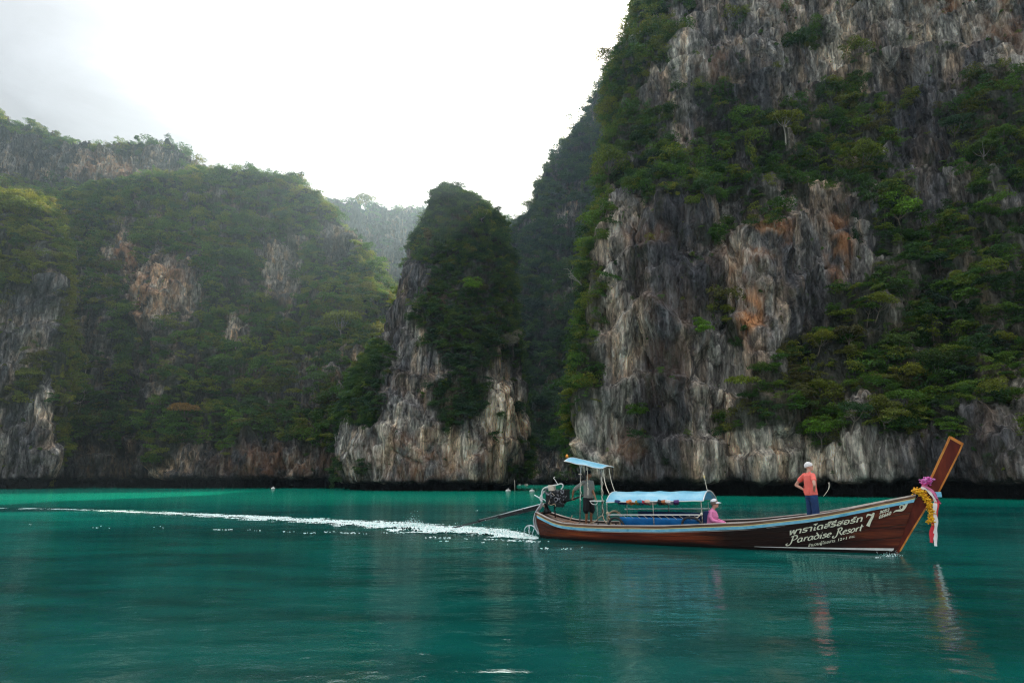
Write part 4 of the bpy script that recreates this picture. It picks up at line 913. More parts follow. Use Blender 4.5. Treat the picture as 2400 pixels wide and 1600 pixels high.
# ------------------------------------------------------------------ things carried on the boat
def bw(p): return toW(np.asarray(p, float))
def rope_thing(pts, r, mat, label, name='rope', sm=5, knots=(), cat='rope'):
    q = [bw(p) for p in pts]; mb = MB(); mb.tube(q, r, 6, sm=sm if len(q) > 2 else 0)
    for k in knots: mb.ball(bw(k), r*3, 8, 6)
    return mb.build(name, mat, None, True, label=label, category=cat)
rope_thing([Lc(1414, 1099, -.2), Lc(1416, 1120, -.4), Lc(1421, 1140, -.6), Lc(1428.5, 1158, -.75)], .012, ROPEW, 'pale stay rope from sunshade to the near front corner of the blue canopy')
rope_thing([Lc(1427, 1097, .1), Lc(1431, 1120, .05), Lc(1436, 1138, 0), Lc(1440.5, 1150, 0)], .012, ROPEW, 'pale stay rope from sunshade to the ridge of the blue canopy')
rope_thing([Lc(1377, 1094, -.45), Lc(1377, 1132, -.45), Lc(1378, 1144, -.45), Lc(1376.5, 1152, -.45), Lc(1378, 1160, -.45), Lc(1380, 1152, -.45), Lc(1379, 1144, -.45)], .007, ROPEW, 'knotted pale rope hanging in front of the helmsman', knots=[Lc(1378, 1144, -.45), Lc(1377.5, 1133, -.45)])
rope_thing([Lc(1361, 1126, -.40)]+[Lc(1361+1.6*math.sin(k*1.9), 1130+k*6, -.40-.03*math.cos(k*1.9)) for k in range(8)], .010, ROPEW, 'thin rope wound round the near rear sunshade pole')
rope_thing([Lc(1409, 1100, -.16)]+[Lc(1410.5+k*.2+2*math.sin(k*1.9), 1106+k*6.5, -.16-.03*math.cos(k*1.9)) for k in range(17)], .010, ROPEW, 'rope wound round the dark front sunshade pole')
rope_thing([Lc(1423, 1199, -.88), Lc(1424, 1210, -.86), Lc(1430, 1217, -.86), Lc(1426, 1226, -.8), Lc(1421, 1232, -.8)], .016, ROPE, 'loose tan mooring line tied at the canopy post', knots=[Lc(1424, 1202, -.88)])
rope_thing([Lc(1382, 1226, -.3), Lc(1396, 1221, -.2), Lc(1404, 1212, -.1), Lc(1413, 1208, -.1), Lc(1416, 1217, -.3), Lc(1422, 1226, -.5)], .016, ROPE, 'slack tan rope draped at the foot of the front sunshade pole')
rope_thing([Lc(1613, 1206, -.9), Lc(1622, 1213, -.92), Lc(1634, 1212, -.92), Lc(1644, 1204, -.92)], .013, ROPEW, 'short slack cord looped below the near side rail', knots=[Lc(1644, 1204, -.92)])
rope_thing([Lc(1341, 1207, .6), Lc(1338, 1214, .55), Lc(1334, 1222, .5)], .018, ROPE, 'short tan lashing over the far gunwale near the stern')
mb = MB()
for k in range(9):
    c_ = Lc(1441, 1215, -.45+.022*k); c_[0] += .012*math.sin(k*2.1); R0 = .22+.018*math.sin(k*1.7)
    mb.torus(bw(c_), tuple(np.append(PB*math.cos(.25)+HB*math.sin(.25)*(1 if k % 2 else -.6), .08*math.sin(k))), R0, .013, 30, 6, sq=1.02+.04*math.sin(k*3))
mb.build('rope_coil', ROPE, None, True, label='upright tan rope coil hanging at the canopy\'s rear end', category='rope coil')
pts = [Lc(1311, 1226, -.72), Lc(1319, 1222, -.74), Lc(1328, 1221, -.76), Lc(1338, 1221, -.78), Lc(1346, 1224, -.78), Lc(1352, 1228, -.8)]
mb = MB(); q = smoothpath([bw(p) for p in pts], 4); mb.tube(q, .024, 8); mb.build('wooden_paddle', BROWN, None, True, label='curved brown wooden bar lying on the near stern gunwale', category='wooden bar')
def hoop(pts, label):
    mb = MB(); mb.tube(smoothpath([bw(Lc(x, y, -.93)) for x, y in pts], 5), .034, 10); mb.build('rubber_fender', RUBBER, None, True, label=label, category='fender', group='black rubber fender hoops on the near gunwale')
hoop([(1428, 1238), (1427.5, 1226), (1433, 1216), (1442, 1213), (1452, 1217), (1460, 1226), (1467, 1238)], 'black rubber fender hoop in front of the rope coil')
hoop([(1599, 1237), (1600, 1222), (1608, 1213), (1620, 1212), (1633, 1216), (1644, 1226), (1650, 1237)], 'black rubber fender hoop beside the woman in pink')
# life jackets under the canopy roof
lj = [(1462, 'navy', (.02, .03, .12)), (1483, 'orange', (.75, .22, .06)), (1497, 'olive', (.30, .20, .03)), (1508, 'blue', (.03, .28, .42)), (1519, 'red', (.45, .04, .06)), (1532, 'peach', (.80, .52, .38)), (1548, 'black', (.015, .015, .02)), (1559, 'rust coloured', (.5, .16, .05)), (1571, 'white', (.75, .70, .66)), (1585, 'purple', (.10, .03, .16))]
for px, cn_, col in lj:
    m_ = flat('life_jacket_'+cn_.split()[0], col, .7, var=.25, vscale=9)
    q = Lc(px, 1178.5, -.55); root = empty('life_jacket', tuple(bw(q)), BANG + .3*math.sin(px), label='%s life jacket stowed under the canopy roof edge' % cn_, category='life jacket', group='life jackets stowed under the canopy roof')
    for s in (-1, 1):
        o = MB().box((-.075+s*.0, -.13+s*.09-.07, -.035), (.075, -.13+s*.09+.07+.13, .045)).build('foam_panel', m_, root); bevel(o, .025, 3); o.location = (0, s*.09, .01*s); o.rotation_euler = (.25*s, .3*math.sin(px*1.3), 0)
    MB().tube([(-.06, -.22, .0), (-.02, -.23, -.05), (.02, -.22, -.07)], .009, 5).build('strap', RUBBER, root)
# flower garlands and ribbons on the prow
def flowers(pts, R0, n, col_mat, name, label, seed, cat='garland'):
    r_ = np.random.RandomState(seed); q = smoothpath([bw(p) for p in pts], 8); V, F = [], []
    for k in range(n):
        c_ = q[r_.randint(len(q))]+r_.normal(size=3)*R0*.45; rr2 = R0*r_.uniform(.22, .42); o = len(V)
        ph = r_.rand()*6
        V += [c_+rr2*np.array([math.cos(ph+i*1.257), math.sin(ph+i*1.257), .35*(-1)**i]) for i in range(5)]+[c_+[0, 0, rr2*.8], c_-[0, 0, rr2*.8]]
        F += [(o+i, o+(i+1) % 5, o+5) for i in range(5)]+[(o+(i+1) % 5, o+i, o+6) for i in range(5)]
    return pym(name, V, F, col_mat, None)
MARI = flat('marigold_petals', (.85, .45, .01), .7, cols=[(.3, (.72, .26, .008)), (.55, (.88, .50, .01)), (.75, (.92, .68, .05))], vscale=22)
ORCH = flat('orchid_petals', (.6, .12, .45), .7, cols=[(.32, (.75, .03, .12)), (.45, (.65, .10, .42)), (.7, (.78, .42, .74))], vscale=9)
o = flowers([Lc(2142, 1150, -.10), Lc(2152, 1150, -.18), Lc(2164, 1160, -.17), Lc(2175, 1175, -.16), Lc(2182, 1195, -.14), Lc(2185, 1212, -.14), Lc(2183, 1222, -.14)], .075, 520, MARI, 'flower_garland', '', 3); o['label'] = 'orange yellow marigold garland hanging from the prow'; o['category'] = 'garland'
o = flowers([Lc(2183, 1217, -.15), Lc(2177, 1221, -.16), Lc(2172, 1222, -.17)], .045, 90, MARI, 'garland_tassel', '', 5); o['label'] = 'small yellow flower tassel at the foot of the marigold garland'; o['category'] = 'garland'
o = flowers([Lc(2166, 1131, -.05), Lc(2172, 1127, -.1), Lc(2180, 1123, -.1)], .08, 300, ORCH, 'flower_bunch', '', 7); o['label'] = 'pink and purple flower bunch tied behind the prow post'; o['category'] = 'flowers'
def sash(pts, w, mat, label, y0=-.12):
    q = smoothpath([bw(Lc(x, y, yy)) for x, y, yy in pts], 5); n_ = len(q); T = np.gradient(q, axis=0); T /= np.linalg.norm(T, axis=1)[:, None]; view = np.append(PB, 0)
    V = []
    for i, (p, t_) in enumerate(zip(q, T)):
        e = np.cross(t_, view); e /= np.linalg.norm(e); ww = w*(1+.25*math.sin(i*.9))/2; b_ = view*.012
        V += [p-e*ww-b_*(1+math.sin(i*.7)), p+e*ww-b_, p+e*ww+b_, p-e*ww+b_]
    return pym('ribbon', V, [(i*4+j, i*4+(j+1) % 4, (i+1)*4+(j+1) % 4, (i+1)*4+j) for i in range(n_-1) for j in range(4)]+[(3, 2, 1, 0), tuple(range(n_*4-4, n_*4))], mat, None)
PINKC = flat('pink_satin', (.72, .18, .34), .45, var=.2); REDC = flat('red_satin', (.62, .02, .03), .45, var=.2); WHC = flat('white_satin', (.82, .76, .72), .45, var=.1); REDP = flat('crimson_satin', (.45, .02, .09), .45, var=.2)
for pts, w, mt, lb in (([(2158, 1142, -.10), (2170, 1146, -.13), (2183, 1158, -.13), (2191, 1172, -.12), (2193, 1180, -.10)], .05, WHC, 'white satin ribbon wrapped diagonally round the prow'),
                       ([(2160, 1139, -.09), (2173, 1142, -.12), (2187, 1153, -.12), (2195, 1168, -.11)], .06, PINKC, 'pink satin ribbon wrapped round the prow above the white one'),
                       ([(2166, 1138, -.09), (2180, 1145, -.11), (2192, 1158, -.10), (2198, 1172, -.09), (2205, 1180, -.09)], .04, REDP, 'crimson ribbon round the prow with a loose end pointing forward'),
                       ([(2195, 1176, -.11), (2195, 1195, -.13), (2189, 1220, -.15), (2184, 1245, -.17), (2183, 1271, -.19)], .085, REDC, 'long red ribbon hanging from the prow behind the garland'),
                       ([(2192, 1178, -.15), (2191, 1200, -.16), (2194, 1225, -.17), (2192, 1250, -.18), (2193, 1279, -.2)], .075, WHC, 'long white ribbon hanging from the prow beside the red one')):
    o = sash(pts, w, mt, lb); o['label'] = lb; o['category'] = 'ribbon'; o['group'] = 'satin ribbons on the prow'

# ------------------------------------------------------------------ people
SKIN = flat('light_skin', (.62, .33, .23), .55, var=.08, vscale=5); SKIND = flat('tanned_skin', (.30, .135, .065), .5, var=.1, vscale=5)
def remesh(mb, name, mat, parent, voxel=.010, smooth=3):
    me = bpy.data.meshes.new('tmp'); me.from_pydata(mb.v, [], mb.f); bm = bmesh.new(); bm.from_mesh(me); bmesh.ops.recalc_face_normals(bm, faces=bm.faces); bm.to_mesh(me); bm.free()
    o = bpy.data.objects.new('tmp', me); COL.objects.link(o); r_ = o.modifiers.new('r', 'REMESH'); r_.mode = 'VOXEL'; r_.voxel_size = voxel
    s_ = o.modifiers.new('s', 'SMOOTH'); s_.iterations = smooth; s_.factor = .5
    dg = bpy.context.evaluated_depsgraph_get(); dg.update(); m2 = bpy.data.meshes.new_from_object(o.evaluated_get(dg)); bpy.data.objects.remove(o)
    m2.materials.clear(); m2.materials.append(mat); m2.polygons.foreach_set('use_smooth', [True]*len(m2.polygons)); m2.name = name
    return link(name, m2, parent)
def limb(mb, pts, r, k=12, up=None):
    pts = [np.array(p, float) for p in pts]; r = [(a, a) if np.ndim(a) == 0 else a for a in r]
    d0 = pts[0]-pts[1]; d0 /= np.linalg.norm(d0); d1 = pts[-1]-pts[-2]; d1 /= np.linalg.norm(d1)
    P_ = [pts[0]+d0*r[0][0]*.8]+pts+[pts[-1]+d1*r[-1][0]*.8]; R2 = [(r[0][0]*.45, r[0][1]*.45)]+list(r)+[(r[-1][0]*.45, r[-1][1]*.45)]
    mb.tube(P_, np.array(R2), k, up=up)
def hand(mb, wrist, dirn, palm_n, sgn, grip=.5):
    d = np.array(dirn, float); d /= np.linalg.norm(d); n_ = np.array(palm_n, float); n_ -= d*(n_@d); n_ /= np.linalg.norm(n_); s_ = np.cross(d, n_)*sgn; w = np.array(wrist, float)
    limb(mb, [w, w+d*.045, w+d*.085], [(.018, .026), (.016, .038), (.014, .038)], 8, up=n_)
    for i, L_ in enumerate((.062, .072, .068, .052)):
        b0 = w+d*.085+s_*(.030-.020*i); c1 = math.cos(grip); s1 = math.sin(grip); p1 = b0+(d*c1+n_*s1)*L_*.5; c2 = math.cos(grip*2.1); s2 = math.sin(grip*2.1); p2 = p1+(d*c2+n_*s2)*L_*.5
        limb(mb, [b0, p1, p2], [.0095, .009, .0075], 6)
    b0 = w+d*.03+s_*.034; p1 = b0+d*.03+s_*.028+n_*.01; limb(mb, [b0, p1, p1+d*.03+n_*.018], [.012, .011, .009], 6)
def head(mb, c, f, skin_up=(0, 0, 1)):     # c centre of skull, f facing direction (unit, horizontal)
    c = np.array(c, float); f = np.array(f, float); f /= np.linalg.norm(f); r_ = np.array([f[1], -f[0], 0.]); up = np.array([0, 0, 1.])
    def ell(p, rf, rr, ru):
        t2 = MB(); t2.ball((0, 0, 0), 1, 16, 11)
        V = [p+f*v[0]*rf+r_*v[1]*rr+up*v[2]*ru for v in np.array(t2.v)]; mb.add((V, t2.f))
    ell(c+f*-.008+up*.02, .098, .076, .095); ell(c+f*.022-up*.045, .072, .058, .075)
    mb.add(tube_data([c+f*.088+up*.012, c+f*.103-up*.012, c+f*.112-up*.03, c+f*.094-up*.036], [.010, .012, .014, .009], 7))
    ell(c+f*.083-up*.085, .020, .026, .018); ell(c+f*.088-up*.060, .014, .024, .010); ell(c+f*.087+up*.026, .012, .048, .010)
    for s in (-1, 1): ell(c+r_*.076*s-up*.012-f*.008, .020, .010, .031)
    return f, r_, up
def eyes(c, f, root):
    c = np.array(c, float); f = np.array(f, float); f /= np.linalg.norm(f); r_ = np.array([f[1], -f[0], 0.]); 
    for s in (-1, 1):
        mb = MB(); mb.ball(c+f*.083+r_*.031*s+np.array([0, 0, .008]), .011, 8, 6); mb.build('eye', RUBBER, root, True)
def hair_cap(c, f, root, mat, name='hair', low=-.01, back=-.06, thick=.014, jit=.006):
    c = np.array(c, float); f = np.array(f, float); f /= np.linalg.norm(f); r_ = np.array([f[1], -f[0], 0.]); V = []; nu, nv = 28, 12
    for i in range(nv+1):
        for j in range(nu):
            b_ = 2*math.pi*j/nu; cf = math.cos(b_); lo = low+(.045 if cf > .5 else 0)*((cf-.5)*2 if cf > .5 else 0)+(back-low)*max(0, -cf)
            z0 = lo/.105; a = math.asin(max(-.9, min(.9, z0)))+(math.pi/2-math.asin(max(-.9, min(.9, z0))))*i/nv
            k = 1+jit/.08*float(perlin(np.array([math.cos(b_)*3, math.sin(b_)*3, a*4.]), 8)); 
            V.append(c+np.array([0, 0, .02])-f*.008+k*(f*math.cos(a)*cf*(.098+thick)+r_*math.cos(a)*math.sin(b_)*(.076+thick))+np.array([0, 0, 1.])*k*math.sin(a)*(.095+thick))
    F = [(i*nu+j, i*nu+(j+1) % nu, (i+1)*nu+(j+1) % nu, (i+1)*nu+j) for i in range(nv) for j in range(nu)]
    return pym(name, V, F+[tuple(range(nu-1, -1, -1))], mat, root, True)
def person(base, facing, label):
    az = math.atan2(-facing[0], facing[1]); return empty('person', tuple(base), az, label=label, category='person')

# standing man in a salmon shirt, hands on hips, seen from behind (figure frame: +y front, +x right)
pos = Lc(1894, 1083, .05); top = pos[2]; foot = top-1.74
root = person(bw([pos[0], .05, foot]), (math.sin(math.radians(80)), math.cos(math.radians(80))), 'white haired man standing near the bow in salmon shirt, hands on hips')
MB_ = MB(); hf = (.42, .9, 0); hc = (0, .01, 1.625)
head(MB_, hc, hf); limb(MB_, [(0, -.02, 1.42), (0, 0, 1.55)], [.058, .052])
limb(MB_, [(0, 0, .93), (0, 0, 1.08), (0, .005, 1.25), (0, -.01, 1.40)], [(.115, .165), (.115, .155), (.12, .17), (.085, .17)], up=(0, 1, 0), k=16)
for s in (-1, 1):
    limb(MB_, [(s*.19, -.02, 1.40), (s*.31, -.10, 1.27), (s*.41, -.16, 1.13)], [.052, .046, .038]); limb(MB_, [(s*.41, -.16, 1.13), (s*.30, -.10, 1.06), (s*.215, -.05, .995)], [.040, .036, .026])
    hand(MB_, (s*.215, -.05, .995), (-s*.6, .75, -.25), (-s*.5, -.5, 0), s, .35)
    limb(MB_, [(s*.095, 0, .90), (s*.11, .01, .48), (s*.12, -.02, .09)], [.085, .055, .040]); limb(MB_, [(s*.12, -.04, .045), (s*.13, .06, .035), (s*.14, .15, .025)], [(.035, .04), (.03, .045), (.02, .04)], up=(0, 0, 1))
remesh(MB_, 'body', SKIN, root, .0085, 2); eyes(hc, hf, root)
SAL = flat('salmon_cotton', (.90, .17, .13), .8, var=.08, vscale=5, bump=.01); NAVYC = flat('navy_cotton', (.018, .06, .19), .85, cols=[(.3, (.006, .022, .08)), (.6, (.012, .05, .16)), (.8, (.03, .09, .22))], vscale=7, bump=.02)
m_ = MB(); limb(m_, [(0, 0, .885), (0, 0, .95), (0, 0, 1.08), (0, .0, 1.25), (0, -.012, 1.385), (0, -.01, 1.44)], [(.155, .20), (.150, .192), (.138, .178), (.142, .188), (.11, .195), (.07, .11)], 22, up=(0, 1, 0))
for s in (-1, 1): limb(m_, [(s*.17, -.02, 1.40), (s*.26, -.065, 1.32), (s*.315, -.10, 1.255)], [.068, .066, .068], 14)
for k in range(5): limb(m_, [(-.12+.06*k, -.135, .93+.02*(k % 2)), (-.10+.05*k, -.14, 1.12)], [.010, .006], 6)
remesh(m_, 'shirt', SAL, root, .010, 3)
m_ = MB(); limb(m_, [(0, 0, .82), (0, 0, .90), (0, 0, .96)], [(.135, .18), (.14, .185), (.125, .17)], 18, up=(0, 1, 0))
for s in (-1, 1): limb(m_, [(s*.09, 0, .86), (s*.105, .01, .62), (s*.12, .01, .28)], [.112, .098, .095], 16)
remesh(m_, 'trousers', NAVYC, root, .011, 3); WH = flat('white_hair', (.80, .77, .74), .8, var=.12, vscale=30); hair_cap(hc, hf, root, WH, back=-.055)

# helmsman in grey shirt and black shorts, right hand on the tiller
hx = Lc(1379, 1103, .12); foot = hx[2]-1.70; base = bw([hx[0]-.02, .12, foot])
fx = np.array([.60, -.80]); root = person(base, fx, 'black haired helmsman in grey T-shirt and black shorts holding the tiller')
fr = np.array([fx[1], -fx[0]])            # his right-hand direction in the world
def loc(wp): d_ = np.asarray(wp)-base; return np.array([d_[:2]@fr, d_[:2]@fx, d_[2]])
grip = loc(bw(E_(1344, 1168.5))); tray = loc(bw(Lc(1396, 1171, -.15)))
hfw = np.array([HB[0]*.95, HB[1]*.95+.15]); hfw /= np.linalg.norm(hfw); hf = (hfw@fr, hfw@fx, 0); hc = (0, .02, 1.59)
m_ = MB(); head(m_, hc, hf); limb(m_, [(0, -.01, 1.38), (0, .01, 1.52)], [.055, .05])
limb(m_, [(0, 0, .90), (0, 0, 1.05), (0, .005, 1.22), (0, -.01, 1.36)], [(.105, .150), (.10, .14), (.11, .16), (.08, .165)], up=(0, 1, 0), k=16)
sh = np.array([.185, 0, 1.355]); wr = grip+np.array([.02, -.03, .05]); el = (sh+wr)/2+np.array([.10, -.10, -.02]); limb(m_, [sh, (sh+el)/2, el], [.048, .042, .036]); limb(m_, [el, (el+wr)/2, wr], [.037, .034, .026])
hand(m_, wr, grip-wr+np.array([0, 0, -.02]), (0, 1, -.3), 1, .8)
sh = np.array([-.185, 0, 1.355]); wr = tray+np.array([0, 0, .05]); el = (sh+wr)/2+np.array([-.05, -.10, -.02]); limb(m_, [sh, (sh+el)/2, el], [.048, .042, .036]); limb(m_, [el, (el+wr)/2, wr], [.037, .034, .026])
hand(m_, wr, (.1, .5, -.6), (.3, -.6, -.5), -1, .5)
for s in (-1, 1):
    limb(m_, [(s*.09, 0, .88), (s*.10, .01, .47), (s*.11, -.02, .09)], [.08, .052, .036]); limb(m_, [(s*.11, -.04, .045), (s*.12, .06, .035), (s*.13, .14, .025)], [(.033, .038), (.028, .042), (.02, .038)], up=(0, 0, 1))
remesh(m_, 'body', SKIND, root, .0085, 2); eyes(hc, hf, root)
GREYC = flat('grey_cotton', (.24, .235, .21), .85, var=.12, vscale=5, bump=.015); BLKC = flat('black_cotton', (.010, .011, .014), .85, var=.3)
m_ = MB(); limb(m_, [(0, 0, .86), (0, 0, .95), (0, 0, 1.08), (0, .0, 1.22), (0, -.01, 1.345), (0, -.01, 1.40)], [(.14, .185), (.135, .178), (.128, .172), (.13, .182), (.10, .19), (.065, .10)], 22, up=(0, 1, 0))
s_ = np.array([.17, 0, 1.355]); e_ = (np.array([.185, 0, 1.355])+grip+[.02, -.03, .05])/2+np.array([.10, -.10, -.02]); limb(m_, [s_, s_+(e_-s_)*.5, s_+(e_-s_)*.85], [.064, .064, .068], 14)
s_ = np.array([-.17, 0, 1.355]); e_ = el; limb(m_, [s_, s_+(e_-s_)*.5, s_+(e_-s_)*.85], [.064, .064, .068], 14)
remesh(m_, 'shirt', GREYC, root, .010, 3)
m_ = MB(); limb(m_, [(0, 0, .80), (0, 0, .88), (0, 0, .93)], [(.125, .165), (.13, .17), (.12, .16)], 18, up=(0, 1, 0))
for s in (-1, 1): limb(m_, [(s*.09, 0, .84), (s*.115, .01, .64), (s*.125, .01, .46)], [.105, .105, .108], 16)
remesh(m_, 'shorts', BLKC, root, .011, 3); BLH = flat('black_hair', (.010, .009, .009), .5, var=.2); hair_cap(hc, hf, root, BLH, thick=.022, back=-.075)

# seated woman in pink with a white cap, facing the bow
hx = Lc(1671, 1169, -.35); seatz = .395; x_ = Lc(1671, 1200, -.35)[0]; base = bw([x_, -.35, seatz-.42])
dz = hx[2]-(seatz-.42)-1.33
root = person(base, HB, 'seated woman in pink long sleeved top and white cap beside the canopy')
hc = (0, .06, 1.205+dz); hf = (.05, 1, 0)
m_ = MB(); head(m_, hc, hf); limb(m_, [(0, .0, 1.0+dz), (0, .04, 1.14+dz)], [.052, .046])
limb(m_, [(0, -.02, .50), (0, -.04, .68), (0, -.02, .86+dz*.6), (0, -.01, 1.0+dz)], [(.12, .165), (.11, .145), (.115, .15), (.075, .15)], up=(0, 1, 0), k=16)
for s in (-1, 1):
    limb(m_, [(s*.17, -.01, .985+dz), (s*.22, -.03, .85+dz), (s*.235, .02, .74+dz*.6)], [.045, .042, .036]); limb(m_, [(s*.235, .02, .74+dz*.6), (s*.17, .16, .69), (s*.08, .31, .645)], [.037, .033, .025])
    hand(m_, (s*.08, .31, .645), (-s*.55, .8, -.12), (0, -.1, -1), s, .3)
    limb(m_, [(s*.09, .0, .52), (s*.11, .22, .53), (s*.12, .43, .50)], [.085, .07, .055]); limb(m_, [(s*.12, .44, .49), (s*.12, .46, .28), (s*.12, .46, .09)], [.055, .045, .034]); limb(m_, [(s*.12, .44, .045), (s*.12, .54, .035), (s*.12, .62, .025)], [(.03, .035), (.028, .04), (.02, .035)], up=(0, 0, 1))
remesh(m_, 'body', SKIN, root, .0085, 2); eyes(hc, hf, root)
PINK = flat('pink_knit', (.80, .24, .46), .85, var=.14, vscale=11, bump=.015)
m_ = MB(); limb(m_, [(0, -.02, .48), (0, -.04, .60), (0, -.05, .72), (0, -.02, .86+dz*.6), (0, -.015, .985+dz), (0, -.01, 1.03+dz)], [(.19, .21), (.185, .205), (.165, .185), (.165, .19), (.12, .18), (.07, .105)], 22, up=(0, 1, 0))
for s in (-1, 1): limb(m_, [(s*.16, -.01, .985+dz), (s*.22, -.03, .85+dz), (s*.235, .02, .74+dz*.6)], [.062, .056, .052], 14); limb(m_, [(s*.235, .02, .74+dz*.6), (s*.17, .16, .69), (s*.10, .29, .655)], [.056, .050, .040], 14)
remesh(m_, 'jumper', PINK, root, .010, 3)
m_ = MB(); limb(m_, [(0, -.02, .47), (0, .03, .52)], [(.12, .18), (.11, .17)], 16, up=(0, 1, 0))
for s in (-1, 1): limb(m_, [(s*.09, .0, .52), (s*.11, .22, .53), (s*.12, .44, .50)], [.098, .085, .07], 14); limb(m_, [(s*.12, .45, .49), (s*.12, .47, .28)], [.068, .066], 14)
remesh(m_, 'trousers', NAVYC, root, .011, 3)
GRH = flat('grey_brown_hair', (.20, .15, .12), .7, var=.3); hair_cap(hc, hf, root, GRH, back=-.085, low=-.035)
CAPW = flat('white_cap_cloth', (.80, .79, .80), .7, var=.08); cp = hair_cap(hc, hf, root, CAPW, 'cap', low=.035, back=.01, thick=.024, jit=0)
f = np.array(hf)/np.linalg.norm(hf); r_ = np.array([f[1], -f[0], 0]); V = []
for i in range(5):
    for j in range(9):
        a = -1.1+2.2*j/8; rr3 = .095+.085*i/4*math.cos(a*.75); V.append(np.array(hc)+f*math.cos(a)*rr3*1.05+r_*math.sin(a)*.092+np.array([0, 0, .052-.006*i-.020*math.sin(a)**2]))
nv = len(V); F = [tuple(q) for q in grid_faces(5, 9)]; V += [v-np.array([0, 0, .008]) for v in V]; bd_ = [j for j in range(9)]+[i*9+8 for i in range(1, 5)]+[36+j for j in range(7, -1, -1)]+[i*9 for i in range(3, 0, -1)]
pym('visor', V, F+[tuple(i+nv for i in q[::-1]) for q in F]+[(bd_[k], bd_[(k+1) % len(bd_)], bd_[(k+1) % len(bd_)]+nv, bd_[k]+nv) for k in range(len(bd_))], CAPW, cp, True)
print('people ok')

# ------------------------------------------------------------------ trees one can tell apart
def surf_at(cl, px, py, tol=9):
    c = CLIFFS[cl]; d = np.hypot(c['px']*0+proj(c['p'])[0]-px, proj(c['p'])[1]-py); D = c['p'][..., 1]
    i = np.argmin(d + np.where(d < tol, D*.15, 1e4*0+D*.15)*1.0 + np.where(c['n'][..., 1] > .3, 60, 0)); return c['p'].reshape(-1, 3)[i], c['n'].reshape(-1, 3)[i]
def trunk_mesh(kind, seed, mat):
    r = np.random.RandomState(seed); mb = MB(); c, rad = crown_spec(kind, np.random.RandomState(seed+500)); base = np.array([0, .22, -.42]); fork = np.array([r.uniform(-.05, .05), .06, -.02 if kind != 'umbrella' else .12])
    mb.tube([base, (base+fork)/2+r.normal(size=3)*.02, fork], [.026, .020, .016], 6, sm=2)
    for q, rr in list(zip(c, rad))[:7]:
        q = np.array(q); mid = (fork+q)/2+np.array([0, 0, -.04]); mb.tube([fork, mid, q+[0, 0, rr[2]*.6]], [.011, .007, .003], 5, sm=2)
    me = bpy.data.meshes.new('trunk'); me.from_pydata(mb.v, [], mb.f); me.materials.append(mat); return me
TV = {}
for i, (kd, lm, bm_) in enumerate((('round', LEAF, BARK), ('umbrella', LEAF, BARK), ('tier', LEAF, BARK), ('round', LEAF_Y, BARK), ('umbrella', LEAF_Y, BARK_PALE), ('tier', LEAF_B, BARK), ('round', LEAF_B, BARK))):
    c, rad = crown_spec(kd, np.random.RandomState(900+i+500)); v_, f_2 = leaves(c, rad, 1900, .031, 950+i)
    TV[i] = (trunk_mesh(kd, 900+i, bm_), mesh_np('crown', v_, f_2, [lm], False))
BR = leaf_material('leaf_bright_green', [(.09, .20, .02), (.14, .26, .025)]); RU = leaf_material('leaf_rusty', [(.16, .10, .03), (.22, .13, .035)])
def recol(i, m): 
    me = TV[i][1].copy(); me.materials.clear(); me.materials.append(m); k = len(TV); TV[k] = (TV[i][0], me); return k
BG_R, BG_T, RUS, PAL = recol(0, BR), recol(2, BR), recol(1, RU), recol(0, flat('leaf_pale_dry', (.20, .19, .12), .8, var=.3, trans=.25))
rt = np.random.RandomState(77)
def tree(cl, px, py, size, v_, label, group=None, cat='tree', name='tree', out=.2, tall=1.0, lift=.12):
    p, n_ = surf_at(cl, px, py); o_ = p + n_*np.array([1, 1, .2])*out*size + np.array([0, 0, lift*size])
    root = empty(name, tuple(o_), rt.uniform(-.5, .5), label=label, category=cat)
    if group: root['group'] = group
    root.rotation_euler = (rt.normal()*.07, rt.normal()*.07, rt.uniform(-.6, .6)); root.scale = (size, size, size*tall*rt.uniform(.9, 1.15))
    for nm, me in (('trunk', TV[v_][0]), ('crown', TV[v_][1])): link(nm, me, root)
    return root
T = tree
T('right_cliff', 1836, 322, 5.2, 4, 'spreading pale-limbed olive tree in the green belt across the right cliff')
T('right_cliff', 1878, 125, 5.0, 0, 'rounded bush alone on the bare upper face of the right cliff', cat='bush', name='bush')
T('right_cliff', 2000, 150, 4.2, 3, 'yellow green bush right of the rounded bush on the upper cliff', cat='bush', name='bush')
T('right_cliff', 1637, 786, 3.0, BG_T, 'bright green layered shrub on the dark rock left of the orange stain', cat='shrub', name='shrub')
T('right_cliff', 1500, 985, 3.4, 0, 'dark bushy shrub low on the lower left rock of the right cliff', cat='shrub', name='shrub')
T('right_cliff', 1935, 1030, 4.0, BG_R, 'bright green bush just behind and above the standing man', cat='bush', name='bush')
T('right_cliff', 2062, 1000, 4.4, 2, 'layered green tree at the cliff foot between standing man and prow')
T('right_cliff', 2120, 520, 5.2, BG_T, 'fresh green flat-layered tree high on the right part of the cliff')
T('right_cliff', 2010, 410, 5.0, 3, 'feathery olive clump on the ledge above the orange streaks', cat='bush', name='bush')
T('right_cliff', 2325, 385, 4.6, 4, 'yellow olive spreading tree near the right edge of the frame')
T('right_cliff', 1595, 590, 2.2, BG_R, 'tiny bright green tuft on the grey wall left of the orange stain', cat='shrub', name='shrub', out=.3) if False else None
T('right_cliff', 1690, 560, 2.6, BG_R, 'small bright tuft on the rock just left of the orange stain', cat='shrub', name='shrub')
T('right_cliff', 2260, 720, 4.8, 2, 'large dark layered tree in the shaded right part of the cliff')
T('right_cliff', 2080, 690, 4.4, 5, 'wide layered tree on the green slope right of the orange rock')
T('right_cliff', 1985, 820, 4.2, 1, 'umbrella crowned tree at the middle of the lower green slope')
